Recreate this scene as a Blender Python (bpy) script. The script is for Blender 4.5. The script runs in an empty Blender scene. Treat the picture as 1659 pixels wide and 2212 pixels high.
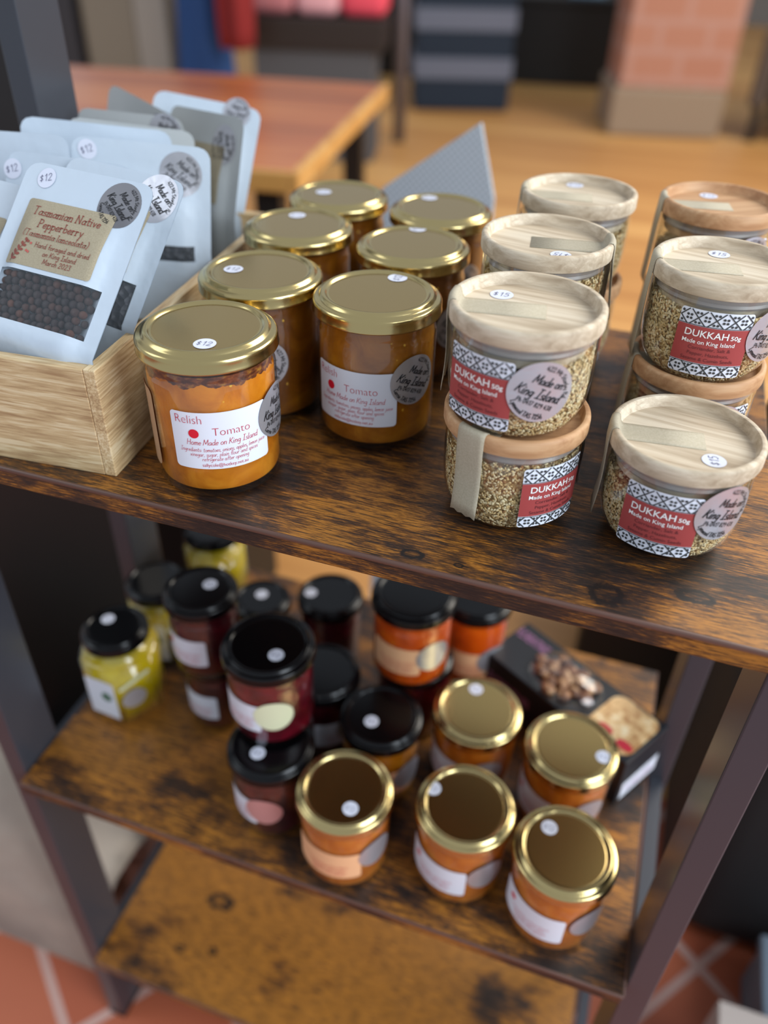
import bpy, bmesh, math, random
from mathutils import Vector, Matrix
random.seed(7)
SC = bpy.context.scene
COL = SC.collection
PI = math.pi
R = math.radians

# ------------------------------------------------------------------ camera
cam = bpy.data.cameras.new('camera'); camo = bpy.data.objects.new('camera', cam); COL.objects.link(camo)
CR = Vector((0.94511762, 0.32599044, 0.02197522)); CU = Vector((-0.21450065, 0.5683371, 0.79434402)); CF = Vector((-0.24645922, 0.75546223, -0.60707057))
camo.matrix_world = Matrix(((CR.x, CU.x, -CF.x, .24512), (CR.y, CU.y, -CF.y, -.32911), (CR.z, CU.z, -CF.z, .29776), (0, 0, 0, 1)))
cam.sensor_fit = 'VERTICAL'; cam.sensor_height = 36; cam.lens = 1769.9 * 36 / 2212
cam.clip_start = .02; cam.clip_end = 60
cam.dof.use_dof = True; cam.dof.focus_distance = .475; cam.dof.aperture_fstop = 3.0
SC.camera = camo
# ------------------------------------------------------------------ world, light, exposure
SC.view_settings.view_transform = 'Standard'; SC.view_settings.look = 'None'
SC.view_settings.exposure = 0.0; SC.view_settings.gamma = 1; SC.view_settings.use_curve_mapping = False
W = bpy.data.worlds.new('world'); SC.world = W; W.use_nodes = True
WN = W.node_tree.nodes; WN['Background'].inputs[0].default_value = (.80, .88, 1.0, 1); WN['Background'].inputs[1].default_value = .60
def area(name, loc, target, sx, sy, power, color):
    l = bpy.data.lights.new(name, 'AREA'); l.shape = 'RECTANGLE'; l.size = sx; l.size_y = sy; l.energy = power; l.color = color
    o = bpy.data.objects.new(name, l); COL.objects.link(o); o.location = loc
    o.rotation_euler = (Vector(target) - Vector(loc)).to_track_quat('-Z', 'Y').to_euler()
    return o
area('window_light_right', (2.1, -.60, 1.0), (.05, .1, -.15), 1.3, 1.7, 66, (.82, .91, 1.0))
area('floor_fill_back', (2.6, 3.2, 2.6), (-.3, 2.6, -.9), 2.4, 2.4, 190, (1.0, .93, .82))  # added fill light that brightens the floor at the back
area('window_light_left', (-2.2, -.6, 1.6), (0, .2, 0), 1.0, 1.4, 12, (.85, .93, 1.0))

# ------------------------------------------------------------------ materials
def srgb(h):
    h = h.lstrip('#'); c = [int(h[i:i+2], 16) / 255 for i in (0, 2, 4)]
    return tuple(x / 12.92 if x <= .04045 else ((x + .055) / 1.055) ** 2.4 for x in c) + (1,)
def mat(name, col='#808080', rough=.5, metal=0, spec=None, **kw):
    m = bpy.data.materials.new(name); m.use_nodes = True; b = m.node_tree.nodes['Principled BSDF']
    b.inputs['Base Color'].default_value = srgb(col) if isinstance(col, str) else col
    b.inputs['Roughness'].default_value = rough; b.inputs['Metallic'].default_value = metal
    if spec is not None: b.inputs['Specular IOR Level'].default_value = spec
    for k, v in kw.items(): b.inputs[k.replace('_', ' ')].default_value = v
    return m
class NT:
    def __init__(s, m): s.t = m.node_tree; s.b = s.t.nodes.get('Principled BSDF')
    def n(s, t, **kw):
        o = s.t.nodes.new(t)
        for k, v in kw.items():
            if k.startswith('i_'): o.inputs[k[2:].replace('_', ' ')].default_value = v
            else: setattr(o, k, v)
        return o
    def l(s, a, b): s.t.links.new(a, b)
    def coord(s, scale=(1, 1, 1), rot=(0, 0, 0), loc=(0, 0, 0), kind='Object'):
        tc = s.n('ShaderNodeTexCoord'); mp = s.n('ShaderNodeMapping')
        mp.inputs['Scale'].default_value = scale; mp.inputs['Rotation'].default_value = rot; mp.inputs['Location'].default_value = loc
        s.l(tc.outputs[kind], mp.inputs['Vector']); return mp.outputs['Vector']
    def noise(s, vec, scale=5, detail=4, rough=.5, dist=0):
        o = s.n('ShaderNodeTexNoise'); o.inputs['Scale'].default_value = scale; o.inputs['Detail'].default_value = detail
        o.inputs['Roughness'].default_value = rough; o.inputs['Distortion'].default_value = dist; s.l(vec, o.inputs['Vector']); return o.outputs['Fac']
    def vor(s, vec, scale=5, feat='F1', out='Distance', rnd=1):
        o = s.n('ShaderNodeTexVoronoi', feature=feat); o.inputs['Scale'].default_value = scale; o.inputs['Randomness'].default_value = rnd
        s.l(vec, o.inputs['Vector']); return o.outputs[out]
    def ramp(s, fac, stops, interp='LINEAR'):
        o = s.n('ShaderNodeValToRGB'); o.color_ramp.interpolation = interp; e = o.color_ramp.elements
        cv = lambda c: srgb(c) if isinstance(c, str) else (c, c, c, 1)
        e[1].position = stops[-1][0]; e[1].color = cv(stops[-1][1]); e[0].position = stops[0][0]; e[0].color = cv(stops[0][1])
        for p, c in stops[1:-1]: x = e.new(p); x.color = cv(c)
        s.l(fac, o.inputs['Fac']); return o.outputs['Color']
    def mix(s, f, a, b, mode='MIX'):
        o = s.n('ShaderNodeMix', data_type='RGBA', blend_type=mode)
        if isinstance(f, float): o.inputs[0].default_value = f
        else: s.l(f, o.inputs[0])
        for v, i in ((a, 6), (b, 7)):
            if isinstance(v, str): o.inputs[i].default_value = srgb(v)
            else: s.l(v, o.inputs[i])
        return o.outputs[2]
    def col(s, c): s.l(c, s.b.inputs['Base Color'])
    def bump(s, h, strength=.3, dist=.001):
        o = s.n('ShaderNodeBump'); o.inputs['Strength'].default_value = strength; o.inputs['Distance'].default_value = dist
        s.l(h, o.inputs['Height']); s.l(o.outputs['Normal'], s.b.inputs['Normal'])

def rustic(name, seed, bright=1.0, knots=(), con=1.5):
    m = mat(name, rough=.38); t = NT(m); sd = (seed, seed * .7, seed * .3)
    def mad(a, k, b):
        o = t.n('ShaderNodeMath', operation='MULTIPLY_ADD'); t.l(a, o.inputs[0]); o.inputs[1].default_value = k
        if isinstance(b, float): o.inputs[2].default_value = b
        else: t.l(b, o.inputs[2])
        return o.outputs[0]
    big = t.noise(t.coord((7, 12, 12), loc=sd), 1.5, 3, .6)
    mid = t.noise(t.coord((22, 90, 90), loc=sd), 1.6, 4, .7, .5)
    grain = t.noise(t.coord((75, 900, 900), loc=sd), 1.0, 4, .7, .5)
    line = t.noise(t.coord((260, 2100, 2100), loc=sd), 1.0, 3, .6, .3)
    v = mad(big, con, -1.12 + (1.5 - con)*.5 + .075 * (bright - 1)); v = mad(mid, .80, v); v = mad(grain, 1.0, v); v = mad(line, .55, v)
    col = t.ramp(v, [(.44, '#17110f'), (.62, '#33231a'), (.76, '#563519'), (.90, '#8a561d'), (1.1, '#ab6f27')])
    lm = t.ramp(t.noise(t.coord((60, 1500, 1500), loc=(seed+4, 2, 1)), 1.0, 3, .65, .5), [(.42, .9), (.515, 0.0)])
    col = t.mix(lm, col, '#1a1411')
    for kx, ky, rx, ry in knots:
        tc = t.n('ShaderNodeTexCoord'); mp = t.n('ShaderNodeMapping'); mp.inputs['Location'].default_value = (-kx/rx, -ky/ry, 0); mp.inputs['Scale'].default_value = (1/rx, 1/ry, 0)
        t.l(tc.outputs['Object'], mp.inputs['Vector']); ln = t.n('ShaderNodeVectorMath', operation='LENGTH'); t.l(mp.outputs['Vector'], ln.inputs[0])
        d = mad(t.noise(t.coord((1, 1, 1), loc=sd), 160, 3, .7), 1.1, mad(ln.outputs['Value'], 1.0, -.55))
        k = t.ramp(d, [(.20, .25), (.42, .45), (.56, 1.0), (.85, .9), (.93, .3), (1.0, 0.0)])
        col = t.mix(k, col, '#15100e')
    t.col(col)
    t.l(t.ramp(grain, [(.3, .5), (.7, .32)]), t.b.inputs['Roughness']); t.bump(line, .2, .0003)
    return m
def wood(name, a, b, c, scale=1, seed=0, rough=.55, ax=0):
    m = mat(name, rough=rough); t = NT(m)
    s1 = [260 * scale] * 3; s1[ax] = 14 * scale; s2 = [40 * scale] * 3; s2[ax] = 6 * scale
    g = t.noise(t.coord(tuple(s1), loc=(seed, seed, seed)), 1, 4, .6, .4); w = t.noise(t.coord(tuple(s2), loc=(seed, 0, seed)), 1, 2, .5, .8)
    x = t.n('ShaderNodeMath', operation='MULTIPLY_ADD'); t.l(w, x.inputs[0]); x.inputs[1].default_value = .7; t.l(g, x.inputs[2])
    t.col(t.ramp(x.outputs[0], [(.62, a), (.85, b), (1.02, c)])); t.bump(g, .15, .0003); return m
def thin_glass(name, tint=(.97, .98, .97, 1), base=.06, top=.8, rough=.02):
    m = bpy.data.materials.new(name); m.use_nodes = True; t = NT(m); nt = m.node_tree
    nt.nodes.remove(t.b); out = nt.nodes['Material Output']
    tr = t.n('ShaderNodeBsdfTransparent'); tr.inputs[0].default_value = tint
    gl = t.n('ShaderNodeBsdfGlossy'); gl.inputs['Roughness'].default_value = rough; gl.inputs['Color'].default_value = (1, 1, 1, 1)
    lw = t.n('ShaderNodeLayerWeight'); lw.inputs['Blend'].default_value = .5
    p = t.n('ShaderNodeMath', operation='POWER'); t.l(lw.outputs['Facing'], p.inputs[0]); p.inputs[1].default_value = 4.0
    q = t.n('ShaderNodeMath', operation='MULTIPLY_ADD'); t.l(p.outputs[0], q.inputs[0]); q.inputs[1].default_value = top; q.inputs[2].default_value = base
    mx = t.n('ShaderNodeMixShader'); t.l(q.outputs[0], mx.inputs[0]); t.l(tr.outputs[0], mx.inputs[1]); t.l(gl.outputs[0], mx.inputs[2])
    t.l(mx.outputs[0], out.inputs['Surface']); return m
def milky(name, alpha, col, rough=.25):
    m = mat(name, col, rough); m.node_tree.nodes['Principled BSDF'].inputs['Alpha'].default_value = alpha; return m
M = {}
M['gold'] = mat('gold_metal', '#c8b47e', .2, 1.0)
M['gold_panel'] = mat('gold_lacquer', '#bba068', .24, 1.0)
t = NT(M['gold_panel']); t.bump(t.noise(t.coord((900, 900, 900)), 1, 2), .05, .0002)
M['black_lid'] = mat('black_lid', '#050507', .2, 0, .32)
M['glass'] = thin_glass('clear_glass')
M['glass_amber'] = thin_glass('clear_glass_base', (.93, .9, .84, 1), .08, .8)
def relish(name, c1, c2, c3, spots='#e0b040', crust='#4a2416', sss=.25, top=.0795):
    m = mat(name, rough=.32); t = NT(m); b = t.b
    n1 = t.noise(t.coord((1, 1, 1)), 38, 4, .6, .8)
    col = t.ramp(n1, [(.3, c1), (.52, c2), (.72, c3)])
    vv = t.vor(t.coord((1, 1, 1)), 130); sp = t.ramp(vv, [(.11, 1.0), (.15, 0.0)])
    gate = t.ramp(t.noise(t.coord((1, 1, 1), loc=(3, 3, 3)), 90, 1), [(.55, 0.0), (.6, 1.0)])
    f = t.n('ShaderNodeMath', operation='MULTIPLY'); t.l(sp, f.inputs[0]); t.l(gate, f.inputs[1])
    col = t.mix(f.outputs[0], col, spots)
    if crust:
        tc = t.n('ShaderNodeTexCoord'); sx = t.n('ShaderNodeSeparateXYZ'); t.l(tc.outputs['Object'], sx.inputs[0])
        z = t.n('ShaderNodeMath', operation='MULTIPLY_ADD'); t.l(t.noise(t.coord((1, 1, .6)), 70, 3, .6), z.inputs[0]); z.inputs[1].default_value = .012; t.l(sx.outputs['Z'], z.inputs[2])
        msk = t.ramp(z.outputs[0], [(0, 0.0), (1, 1.0)])
        gr = t.n('ShaderNodeMath', operation='GREATER_THAN'); t.l(z.outputs[0], gr.inputs[0]); gr.inputs[1].default_value = top + .006
        cr = t.ramp(t.noise(t.coord((1, 1, 2)), 160, 3, .6), [(.4, crust), (.55, '#7a4326'), (.68, '#a8792c')])
        col = t.mix(gr.outputs[0], col, cr)
    t.col(col); b.inputs['Subsurface Weight'].default_value = sss; b.inputs['Subsurface Radius'].default_value = (.008, .004, .001); b.inputs['Subsurface Scale'].default_value = 1.0
    t.bump(n1, .3, .001); return m
M['relish'] = relish('tomato_relish', '#a85a08', '#c97714', '#dd8f24')
M['relish_gap'] = relish('tomato_relish_gap', '#a85a08', '#c97714', '#dd8f24', top=.0745)
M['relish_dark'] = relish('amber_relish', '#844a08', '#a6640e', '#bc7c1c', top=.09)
M['relish_shaded'] = relish('shaded_amber_relish', '#5e3206', '#80490a', '#9c6212', top=.09)  # amber relish with the shadow on the rear jars put into its colour
M['relish_orange'] = relish('orange_relish', '#a85410', '#bf6a1a', '#d08430', top=.09)
M['marmalade'] = relish('orange_marmalade', '#b23a02', '#d55308', '#e8690f', crust=None)
M['berry_jam'] = relish('dark_berry_jam', '#20030a', '#3c0512', '#5a0a1a', spots='#5a0a1a', crust=None, sss=0)
M['cherry_jam'] = relish('red_berry_jam', '#38040f', '#5c0718', '#7e0c24', spots='#7e0c24', crust=None, sss=0)
M['lemon_butter'] = relish('lemon_butter', '#b39a02', '#c9ae04', '#d6bf08', spots='#e6d83c', crust=None)
M['white_label'] = mat('white_label_paper', '#e4e8f2', .45)
M['cream_label'] = mat('peach_label_paper', '#f0b98a', .5)
M['pale_label'] = mat('pale_yellow_label', '#dfe2bd', .5)
M['pink_label'] = mat('pink_label_paper', '#c98d88', .5)
M['dot'] = mat('price_dot_paper', '#dde0ee', .5)
M['ink_red'] = mat('red_ink', '#c31436', .5)
M['red_dot'] = mat('red_spot_ink', '#d80c2c', .5)
M['ink_black'] = mat('black_ink', '#121216', .5)
M['ink_pen'] = mat('dark_pen_ink', '#3c3c66', .5)
M['ink_brown'] = mat('rust_brown_ink', '#8e4335', .6)
M['ink_berry'] = mat('pink_berry_ink', '#c25a50', .6)
M['ink_white'] = mat('white_ink', '#f4f1ee', .5)
M['ink_dark_red'] = mat('dull_dark_ink', '#6d2b2e', .6)
M['silver'] = mat('silver_foil', '#cfcfd6', .34, .7)
M['silver_dark_reflect'] = mat('dark_reflecting_foil', '#7d7c80', .4, .6)  # silver foil darkened in colour to paint in a dark reflection
t = NT(M['silver']); t.bump(t.noise(t.coord((1, 1, 1)), 130, 2, .5, .5), .25, .0008)
M['label_red'] = mat('brick_red_label', '#a44240', .5)
M['motif'] = mat('charcoal_motif_ink', '#3b3d3e', .5)
M['kraft'] = mat('kraft_tape', '#b5aa93', .75); t = NT(M['kraft']); t.col(t.ramp(t.noise(t.coord((1, 1, 1)), 900, 3, .6), [(.3, '#aa9f88'), (.7, '#b9af99')]))
M['kraft_label'] = mat('kraft_label', '#b3a68c', .75); t = NT(M['kraft_label']); t.col(t.ramp(t.noise(t.coord((1, 1, 1)), 1200, 3, .6), [(.3, '#a3967c'), (.7, '#b3a68c')]))
M['lidwood'] = wood('pale_rubberwood', '#ab977d', '#c7b59b', '#d9cab2', .8, 1.0, .6)
M['lidwood2'] = wood('warm_rubberwood', '#a87a52', '#c2966c', '#cfa880', .55, 2.0, .6)
M['bamboo'] = wood('bamboo', '#a5835c', '#cdb083', '#e0caa2', 2.6, .5, .5)
M['bamboo_side'] = wood('bamboo_side', '#a5835c', '#cdb083', '#e0caa2', 2.6, .9, .5, 1)
M['gasket'] = milky('silicone_ring', .72, '#a89d9a', .3)
M['seed_a'] = mat('cream_seed', '#e3d1a8', .55); M['seed_b'] = mat('tan_seed', '#c9ab78', .6); M['seed_c'] = mat('golden_seed', '#d4b680', .6); M['seed_d'] = mat('brown_seed', '#956a40', .6)
M['crumb'] = mat('dukkah_crumb', '#a5824c', .8); t = NT(M['crumb']); t.col(t.ramp(t.vor(t.coord((1, 1, 1)), 700, out='Color'), [(.2, '#80603a'), (.5, '#b59660'), (.9, '#d8c192')])); t.bump(t.vor(t.coord((1, 1, 1)), 700), .6, .001)
KN = ((.2588, .0150, .0115, .0100), (.1514, .0105, .0075, .0045), (.1790, .0100, .0035, .0022), (.3036, .0300, .012, .006))
M['shelf1'] = rustic('rustic_wood_upper', 1.7, .9, KN, 1.8); M['shelf2'] = rustic('rustic_wood_middle', 5.2, 2.0, ((.29, .075, .03, .014),), 2.0); M['shelf3'] = rustic('rustic_wood_bottom', 9.4, 4.6, ((-.11, .12, .020, .012), (-.13, .05, .008, .006), (-.09, .06, .007, .006)), 2.5)
M['bead'] = mat('brown_edge_strip', '#5d4238', .35)
M['steel'] = mat('dark_powder_coat', '#3e4047', .30, .1)
M['pouch'] = mat('white_pouch_film', '#c6d2de', .38); t = NT(M['pouch']); t.bump(t.noise(t.coord((1, 1, 1)), 38, 3, .5), .35, .004)
M['pouch_grey'] = mat('greyish_pouch_film', '#b9bcbb', .5)
M['pouch_clear'] = milky('frosted_pouch_window', .07, '#c4ced4', .18)
M['pouch_gusset'] = mat('frosted_pouch_side', '#b4bfc6', .35)
M['pepper'] = mat('dried_pepperberry', '#2c1c1c', .55); t = NT(M['pepper'])
oi = t.n('ShaderNodeObjectInfo'); t.col(t.ramp(oi.outputs['Random'], [(0, '#241a1e'), (.5, '#342120'), (.85, '#47281f'), (1, '#5c3220')])); t.bump(t.noise(t.coord((1, 1, 1)), 600, 3, .6), .6, .0008)
M['dark_seed'] = mat('dark_seed_mass', '#25262e', .6); t = NT(M['dark_seed']); t.bump(t.vor(t.coord((1, 1, 1)), 220), .8, .003)

# ------------------------------------------------------------------ mesh helpers
def obj(name, bm, m, parent=None, smooth=False, mats=None):
    me = bpy.data.meshes.new(name); bm.normal_update(); bm.to_mesh(me); bm.free()
    for x in (mats or [m]): me.materials.append(x)
    if smooth:
        for p in me.polygons: p.use_smooth = True
    o = bpy.data.objects.new(name, me); COL.objects.link(o)
    if parent: o.parent = parent
    return o
def tag(o, label=None, cat=None, group=None, kind=None):
    if label: o['label'] = label
    if cat: o['category'] = cat
    if group: o['group'] = group
    if kind: o['kind'] = kind
    return o
def thing(name, label, cat, loc=(0, 0, 0), rz=0, group=None):
    o = bpy.data.objects.new(name, None); COL.objects.link(o); o.location = loc; o.rotation_euler = (0, 0, rz); o.empty_display_size = .02
    return tag(o, label, cat, group)
def dup_part(src, parent, keep=True):
    c = src.copy(); COL.objects.link(c); c.parent = parent
    for ch in list(src.children): dup_part(ch, c)
    return c
def box(bm, x0, x1, y0, y1, z0, z1, bev=0, seg=2):
    vs = [bm.verts.new((x, y, z)) for z in (z0, z1) for y in (y0, y1) for x in (x0, x1)]
    fs = [bm.faces.new([vs[i] for i in f]) for f in ((0, 2, 3, 1), (4, 5, 7, 6), (0, 1, 5, 4), (2, 6, 7, 3), (0, 4, 6, 2), (1, 3, 7, 5))]
    if bev:
        es = list({e for f in fs for e in f.edges}); bmesh.ops.bevel(bm, geom=es, offset=bev, segments=seg, affect='EDGES', profile=.5)
    return bm
def bbox(*a, **k): return box(bmesh.new(), *a, **k)
def lathe(prof, n=64, closed=False, bm=None, x=0, y=0, mi=0):
    bm = bm or bmesh.new(); rings = []
    for r, z in prof:
        if r < 1e-6: rings.append([bm.verts.new((x, y, z))])
        else: rings.append([bm.verts.new((x + r * math.cos(2*PI*i/n), y + r * math.sin(2*PI*i/n), z)) for i in range(n)])
    pairs = list(zip(rings, rings[1:])) + ([(rings[-1], rings[0])] if closed else [])
    for a, b in pairs:
        for i in range(n):
            j = (i + 1) % n
            if len(a) == 1 and len(b) == 1: continue
            if len(a) == 1: f = bm.faces.new((a[0], b[j], b[i]))
            elif len(b) == 1: f = bm.faces.new((a[i], a[j], b[0]))
            else: f = bm.faces.new((a[i], a[j], b[j], b[i]))
            f.material_index = mi
    return bm
def sm(o, ang=35):
    me = o.data
    for p in me.polygons: p.use_smooth = True
    me.set_sharp_from_angle(angle=R(ang)); return o
def grid_patch(bm, inside_polys, f): pass
# flat shapes mapped by f(u, v, h) -> Vector
def m_poly(bm, pts, f, h=0, fine=.003, mi=0):
    vs = [bm.verts.new(f(u, v, h)) for u, v in pts]; fc = bm.faces.new(vs); fc.material_index = mi
def m_rrect(bm, w, hgt, rad, f, h=0, nu=28, mi=0, u0=0, v0=0, rot=0):
    """rounded rectangle as a strip of columns, so that it wraps a cylinder smoothly"""
    us = [-w/2 + rad * (1 - math.cos(PI/2 * i / 5)) for i in range(6)]
    us = us[:-1] + [-w/2 + rad + (w - 2*rad) * i / nu for i in range(nu + 1)] + [-u for u in us[:-1]][::-1]
    c, s = math.cos(rot), math.sin(rot); prev = None
    def P(u, v): return bm.verts.new(f(u0 + c*u - s*v, v0 + s*u + c*v, h))
    for u in us:
        d = max(0, rad - (w/2 - abs(u))); hh = hgt/2 - rad + math.sqrt(max(0, rad*rad - d*d))
        row = [P(u, -hh + 2*hh*k/6) for k in range(7)]
        if prev:
            for k in range(6):
                fc = bm.faces.new((prev[k], row[k], row[k+1], prev[k+1])); fc.material_index = mi
        prev = row
def m_disc(bm, r, f, h=0, u0=0, v0=0, n=40, rings=4, mi=0, sy=1):
    c = bm.verts.new(f(u0, v0, h)); prev = None
    for k in range(1, rings + 1):
        rr = r * k / rings; row = [bm.verts.new(f(u0 + rr*math.cos(2*PI*i/n), v0 + sy*rr*math.sin(2*PI*i/n), h)) for i in range(n)]
        for i in range(n):
            j = (i+1) % n
            fc = bm.faces.new((c, row[i], row[j])) if prev is None else bm.faces.new((prev[i], row[i], row[j], prev[j]))
            fc.material_index = mi
        prev = row
def cyl_map(r, th0, z0, off=.0002, rot=0):
    """u runs to the right seen from outside, v up"""
    c, s = math.cos(rot), math.sin(rot)
    def f(u, v, h=0):
        uu, vv = c*u - s*v, s*u + c*v
        a = th0 + uu / r; q = r + off + h
        return Vector((q * math.cos(a), q * math.sin(a), z0 + vv))
    return f
def plane_map(C, X, U, N, rot=0):
    c, s = math.cos(rot), math.sin(rot)
    return lambda u, v, h=0: C + X * (c*u - s*v) + U * (s*u + c*v) + N * h

# ------------------------------------------------------------------ stroke lettering (handwriting and typewriter)
G = {
'a': (11, '9,8 5,10 1,7 1,2 4,0 8,3 9,9|9,9 9,2 11,0'), 'b': (10, '1,20 1,2 4,0 8,2 9,6 6,10 1,7'), 'c': (9, '8,8 5,10 1,7 1,2 4,0 8,2'),
'd': (11, '9,8 5,10 1,7 1,2 4,0 8,3|9,20 9,2 11,0'), 'e': (9, '1,5 8,6 7,9 4,10 1,7 1,2 4,0 8,2'), 'f': (8, '8,18 5,20 4,16 4,0|1,10 8,10'),
'g': (10, '9,8 5,10 1,7 1,3 4,1 8,4|9,10 9,-4 6,-8 1,-6'), 'h': (10, '1,20 1,0|1,6 4,10 8,9 8,0'), 'i': (4, '1,10 1,1 3,0|1,14 1,15.5'),
'j': (6, '4,10 4,-5 1,-8|4,14 4,15.5'), 'k': (9, '1,20 1,0|8,10 1,4|3,6 8,0'), 'l': (4, '1,20 1,1 3,0'),
'm': (14, '1,10 1,0|1,6 4,10 6.5,9 6.5,0|6.5,6 9,10 12,9 12,0'), 'n': (10, '1,10 1,0|1,6 4,10 8,9 8,0'), 'o': (10, '5,10 1,7 1,2 5,0 9,3 9,7 5,10'),
'p': (10, '1,10 1,-8|1,7 5,10 9,7 8,2 4,0 1,3'), 'q': (10, '9,8 5,10 1,7 1,3 4,0 8,3|9,10 9,-8'), 'r': (8, '1,10 1,0|1,6 4,10 7,9'),
's': (8, '7,9 4,10 1,8 2,6 7,4 6,1 3,0 0,1'), 't': (8, '3,17 3,2 5,0 7,1|0,11 7,11'), 'u': (10, '1,10 1,2 4,0 8,3|8,10 8,0'),
'v': (9, '!1,10 4.5,0 8,10'), 'w': (13, '!1,10 3.5,0 6.5,9 9.5,0 12,10'), 'x': (9, '!1,10 8,0|!8,10 1,0'), 'y': (10, '!1,10 5,1|!9,10 3,-8'), 'z': (9, '!1,10 8,10 1,0 8,0'),
'A': (15, '!0,0 7,20 14,0|!3,7 11,7'), 'C': (13, '12,17 7,20 1,14 1,6 6,0 12,3'), 'D': (14, '!1,0 1,20|1,20 8,19 12,10 8,1 1,0'), 'H': (14, '!1,0 1,20|!12,0 12,20|!1,10 12,10'),
'I': (11, '!1,20 10,20|!5.5,20 5.5,0|!1,0 10,0'), 'K': (14, '!2,20 1,0|12,20 7,13 2,9|4,11 8,5 13,0'), 'L': (11, '!1,20 1,0 9,0'), 'M': (18, '!0,0 2,20 8.5,4 15,20 17,0'),
'N': (15, '!1,0 1,20 12,0 12,20'), 'P': (12, '!1,0 1,20|1,20 8,19 10,14 7,10 1,10'), 'R': (13, '!1,0 1,20|1,20 8,19 10,15 7,11 1,10|!6,10 11,0'),
'S': (12, '10,17 6,20 1,17 2,12 9,8 10,3 5,0 0,3'), 'T': (14, '!0,20 13,20|!6.5,20 6.5,0'), 'O': (15, '7,20 1,14 1,6 7,0 13,6 13,14 7,20'),
'0': (12, '6,20 1,14 1,6 6,0 10,6 10,14 6,20'), '1': (7, '!1,15 5,20 5,0'), '2': (12, '1,15 5,20 10,16 7,9 1,0|!1,0 11,0'), '3': (12, '1,18 6,20 10,16 5,11|5,11 10,6 6,0 1,2'),
'4': (12, '!7,20 1,7 11,7|!8,13 8,0'), '5': (12, '!10,20 3,20 2,12|2,12 8,12 10,5 5,0 1,2'), '6': (12, '9,19 3,12 1,5 5,0 10,4 7,10 2,8'), '7': (11, '!1,20 10,20 4,0'),
'8': (12, '6,11 2,15 6,20 10,15 6,11 1,5 6,0 10,5 6,11'), '9': (12, '10,15 6,20 1,15 5,10 10,14 9,5 6,0'), '$': (11, '9,15 5,17 1,14 5,10 9,6 5,3 1,5|!5,20 5,0'),
'.': (4, '!1,0 1,1.5'), ',': (4, '!2,1.5 1,-3'), ':': (4, '!1,1 1,2.5|!1,8 1,9.5'), '(': (7, '5,22 1,15 1,4 5,-3'), ')': (7, '1,22 5,15 5,4 1,-3'), '&': (13, '11,0 2,14 5,20 8,15 1,5 4,0 10,6'),
'@': (18, '12,6 8,4 6,9 9,13 12,12|12,13 12,5 15,5 16,11 12,18 5,17 1,10 4,1 12,-1'), '/': (8, '!0,-2 7,20'), '-': (8, '!1,7 6,7'),
}
def catmull(p, n=4):
    if len(p) < 3: return p
    out = []; closed = (p[0] == p[-1]); q = ([p[-2]] if closed else [p[0]]) + p + ([p[1]] if closed else [p[-1]])
    for i in range(1, len(q) - 2):
        p0, p1, p2, p3 = q[i-1], q[i], q[i+1], q[i+2]
        for k in range(n):
            t = k / n
            out.append(tuple(.5 * (2*p1[d] + (p2[d]-p0[d])*t + (2*p0[d]-5*p1[d]+4*p2[d]-p3[d])*t*t + (-p0[d]+3*p1[d]-3*p2[d]+p3[d])*t**3) for d in (0, 1)))
    return out + [p[-1]]
def strokes(ch, serif=False):
    w, s = G.get(ch, (7, '')); res = []
    for part in s.split('|'):
        if not part: continue
        sharp = part[0] == '!'; pts = [tuple(map(float, q.split(','))) for q in part.lstrip('!').split()]
        if sharp: res.extend([list(e) for e in zip(pts, pts[1:])])
        else: res.append(catmull(pts))
        if serif and len(pts) > 1:
            for e, nx in ((pts[0], pts[1]), (pts[-1], pts[-2])):
                if abs(e[0] - nx[0]) < 1.6 and abs(e[1] - nx[1]) > 5: res.append([(e[0] - 1.8, e[1]), (e[0] + 1.8, e[1])])
    return w, res
def ribbon(bm, pts, hw, f, h):
    n = len(pts); prev = None
    for i in range(n):
        a = pts[max(0, i-1)]; b = pts[min(n-1, i+1)]; dx, dy = b[0]-a[0], b[1]-a[1]; L = math.hypot(dx, dy) or 1
        nx, ny = -dy/L*hw, dx/L*hw; x, y = pts[i]
        if i == 0: x -= dx/L*hw*.7; y -= dy/L*hw*.7
        if i == n-1: x += dx/L*hw*.7; y += dy/L*hw*.7
        row = (bm.verts.new(f(x+nx, y+ny, h)), bm.verts.new(f(x-nx, y-ny, h)))
        if prev: bm.faces.new((prev[0], prev[1], row[1], row[0]))
        prev = row
def write(bm, text, size, f, u=0, v=0, hw=.06, align='C', slant=0, serif=False, track=0, arc=None, h=.00015, fit=None):
    """size = x-height*2 (cap height); arc = radius for text around a circle centred at (0,0), start angle in u"""
    sc = size / 20; adv = []
    for ch in text: adv.append((strokes(ch, serif)[0] + 1.5 + track) * sc if ch != ' ' else 7 * sc)
    tot = sum(adv); sx = 1.0
    if fit: sx = fit / tot; adv = [a*sx for a in adv]; tot = fit
    x = -tot/2 if align == 'C' else 0
    for ch, a in zip(text, adv):
        if ch != ' ':
            for pl in strokes(ch, serif)[1]:
                pts = [(x + (px*sx + slant * py) * sc, py * sc) for px, py in pl]
                if arc:
                    rad, mid = arc; out = []
                    for px, py in pts:
                        if rad > 0: ang = mid - px / rad; out.append(((rad + py) * math.cos(ang), (rad + py) * math.sin(ang)))
                        else: ang = mid + px / -rad; rr = -rad - py; out.append((rr * math.cos(ang), rr * math.sin(ang)))
                    pts = out
                else: pts = [(u + px, v + py) for px, py in pts]
                ribbon(bm, pts, hw * size / 2, f, h)
        x += a
_tc = {}
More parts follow.
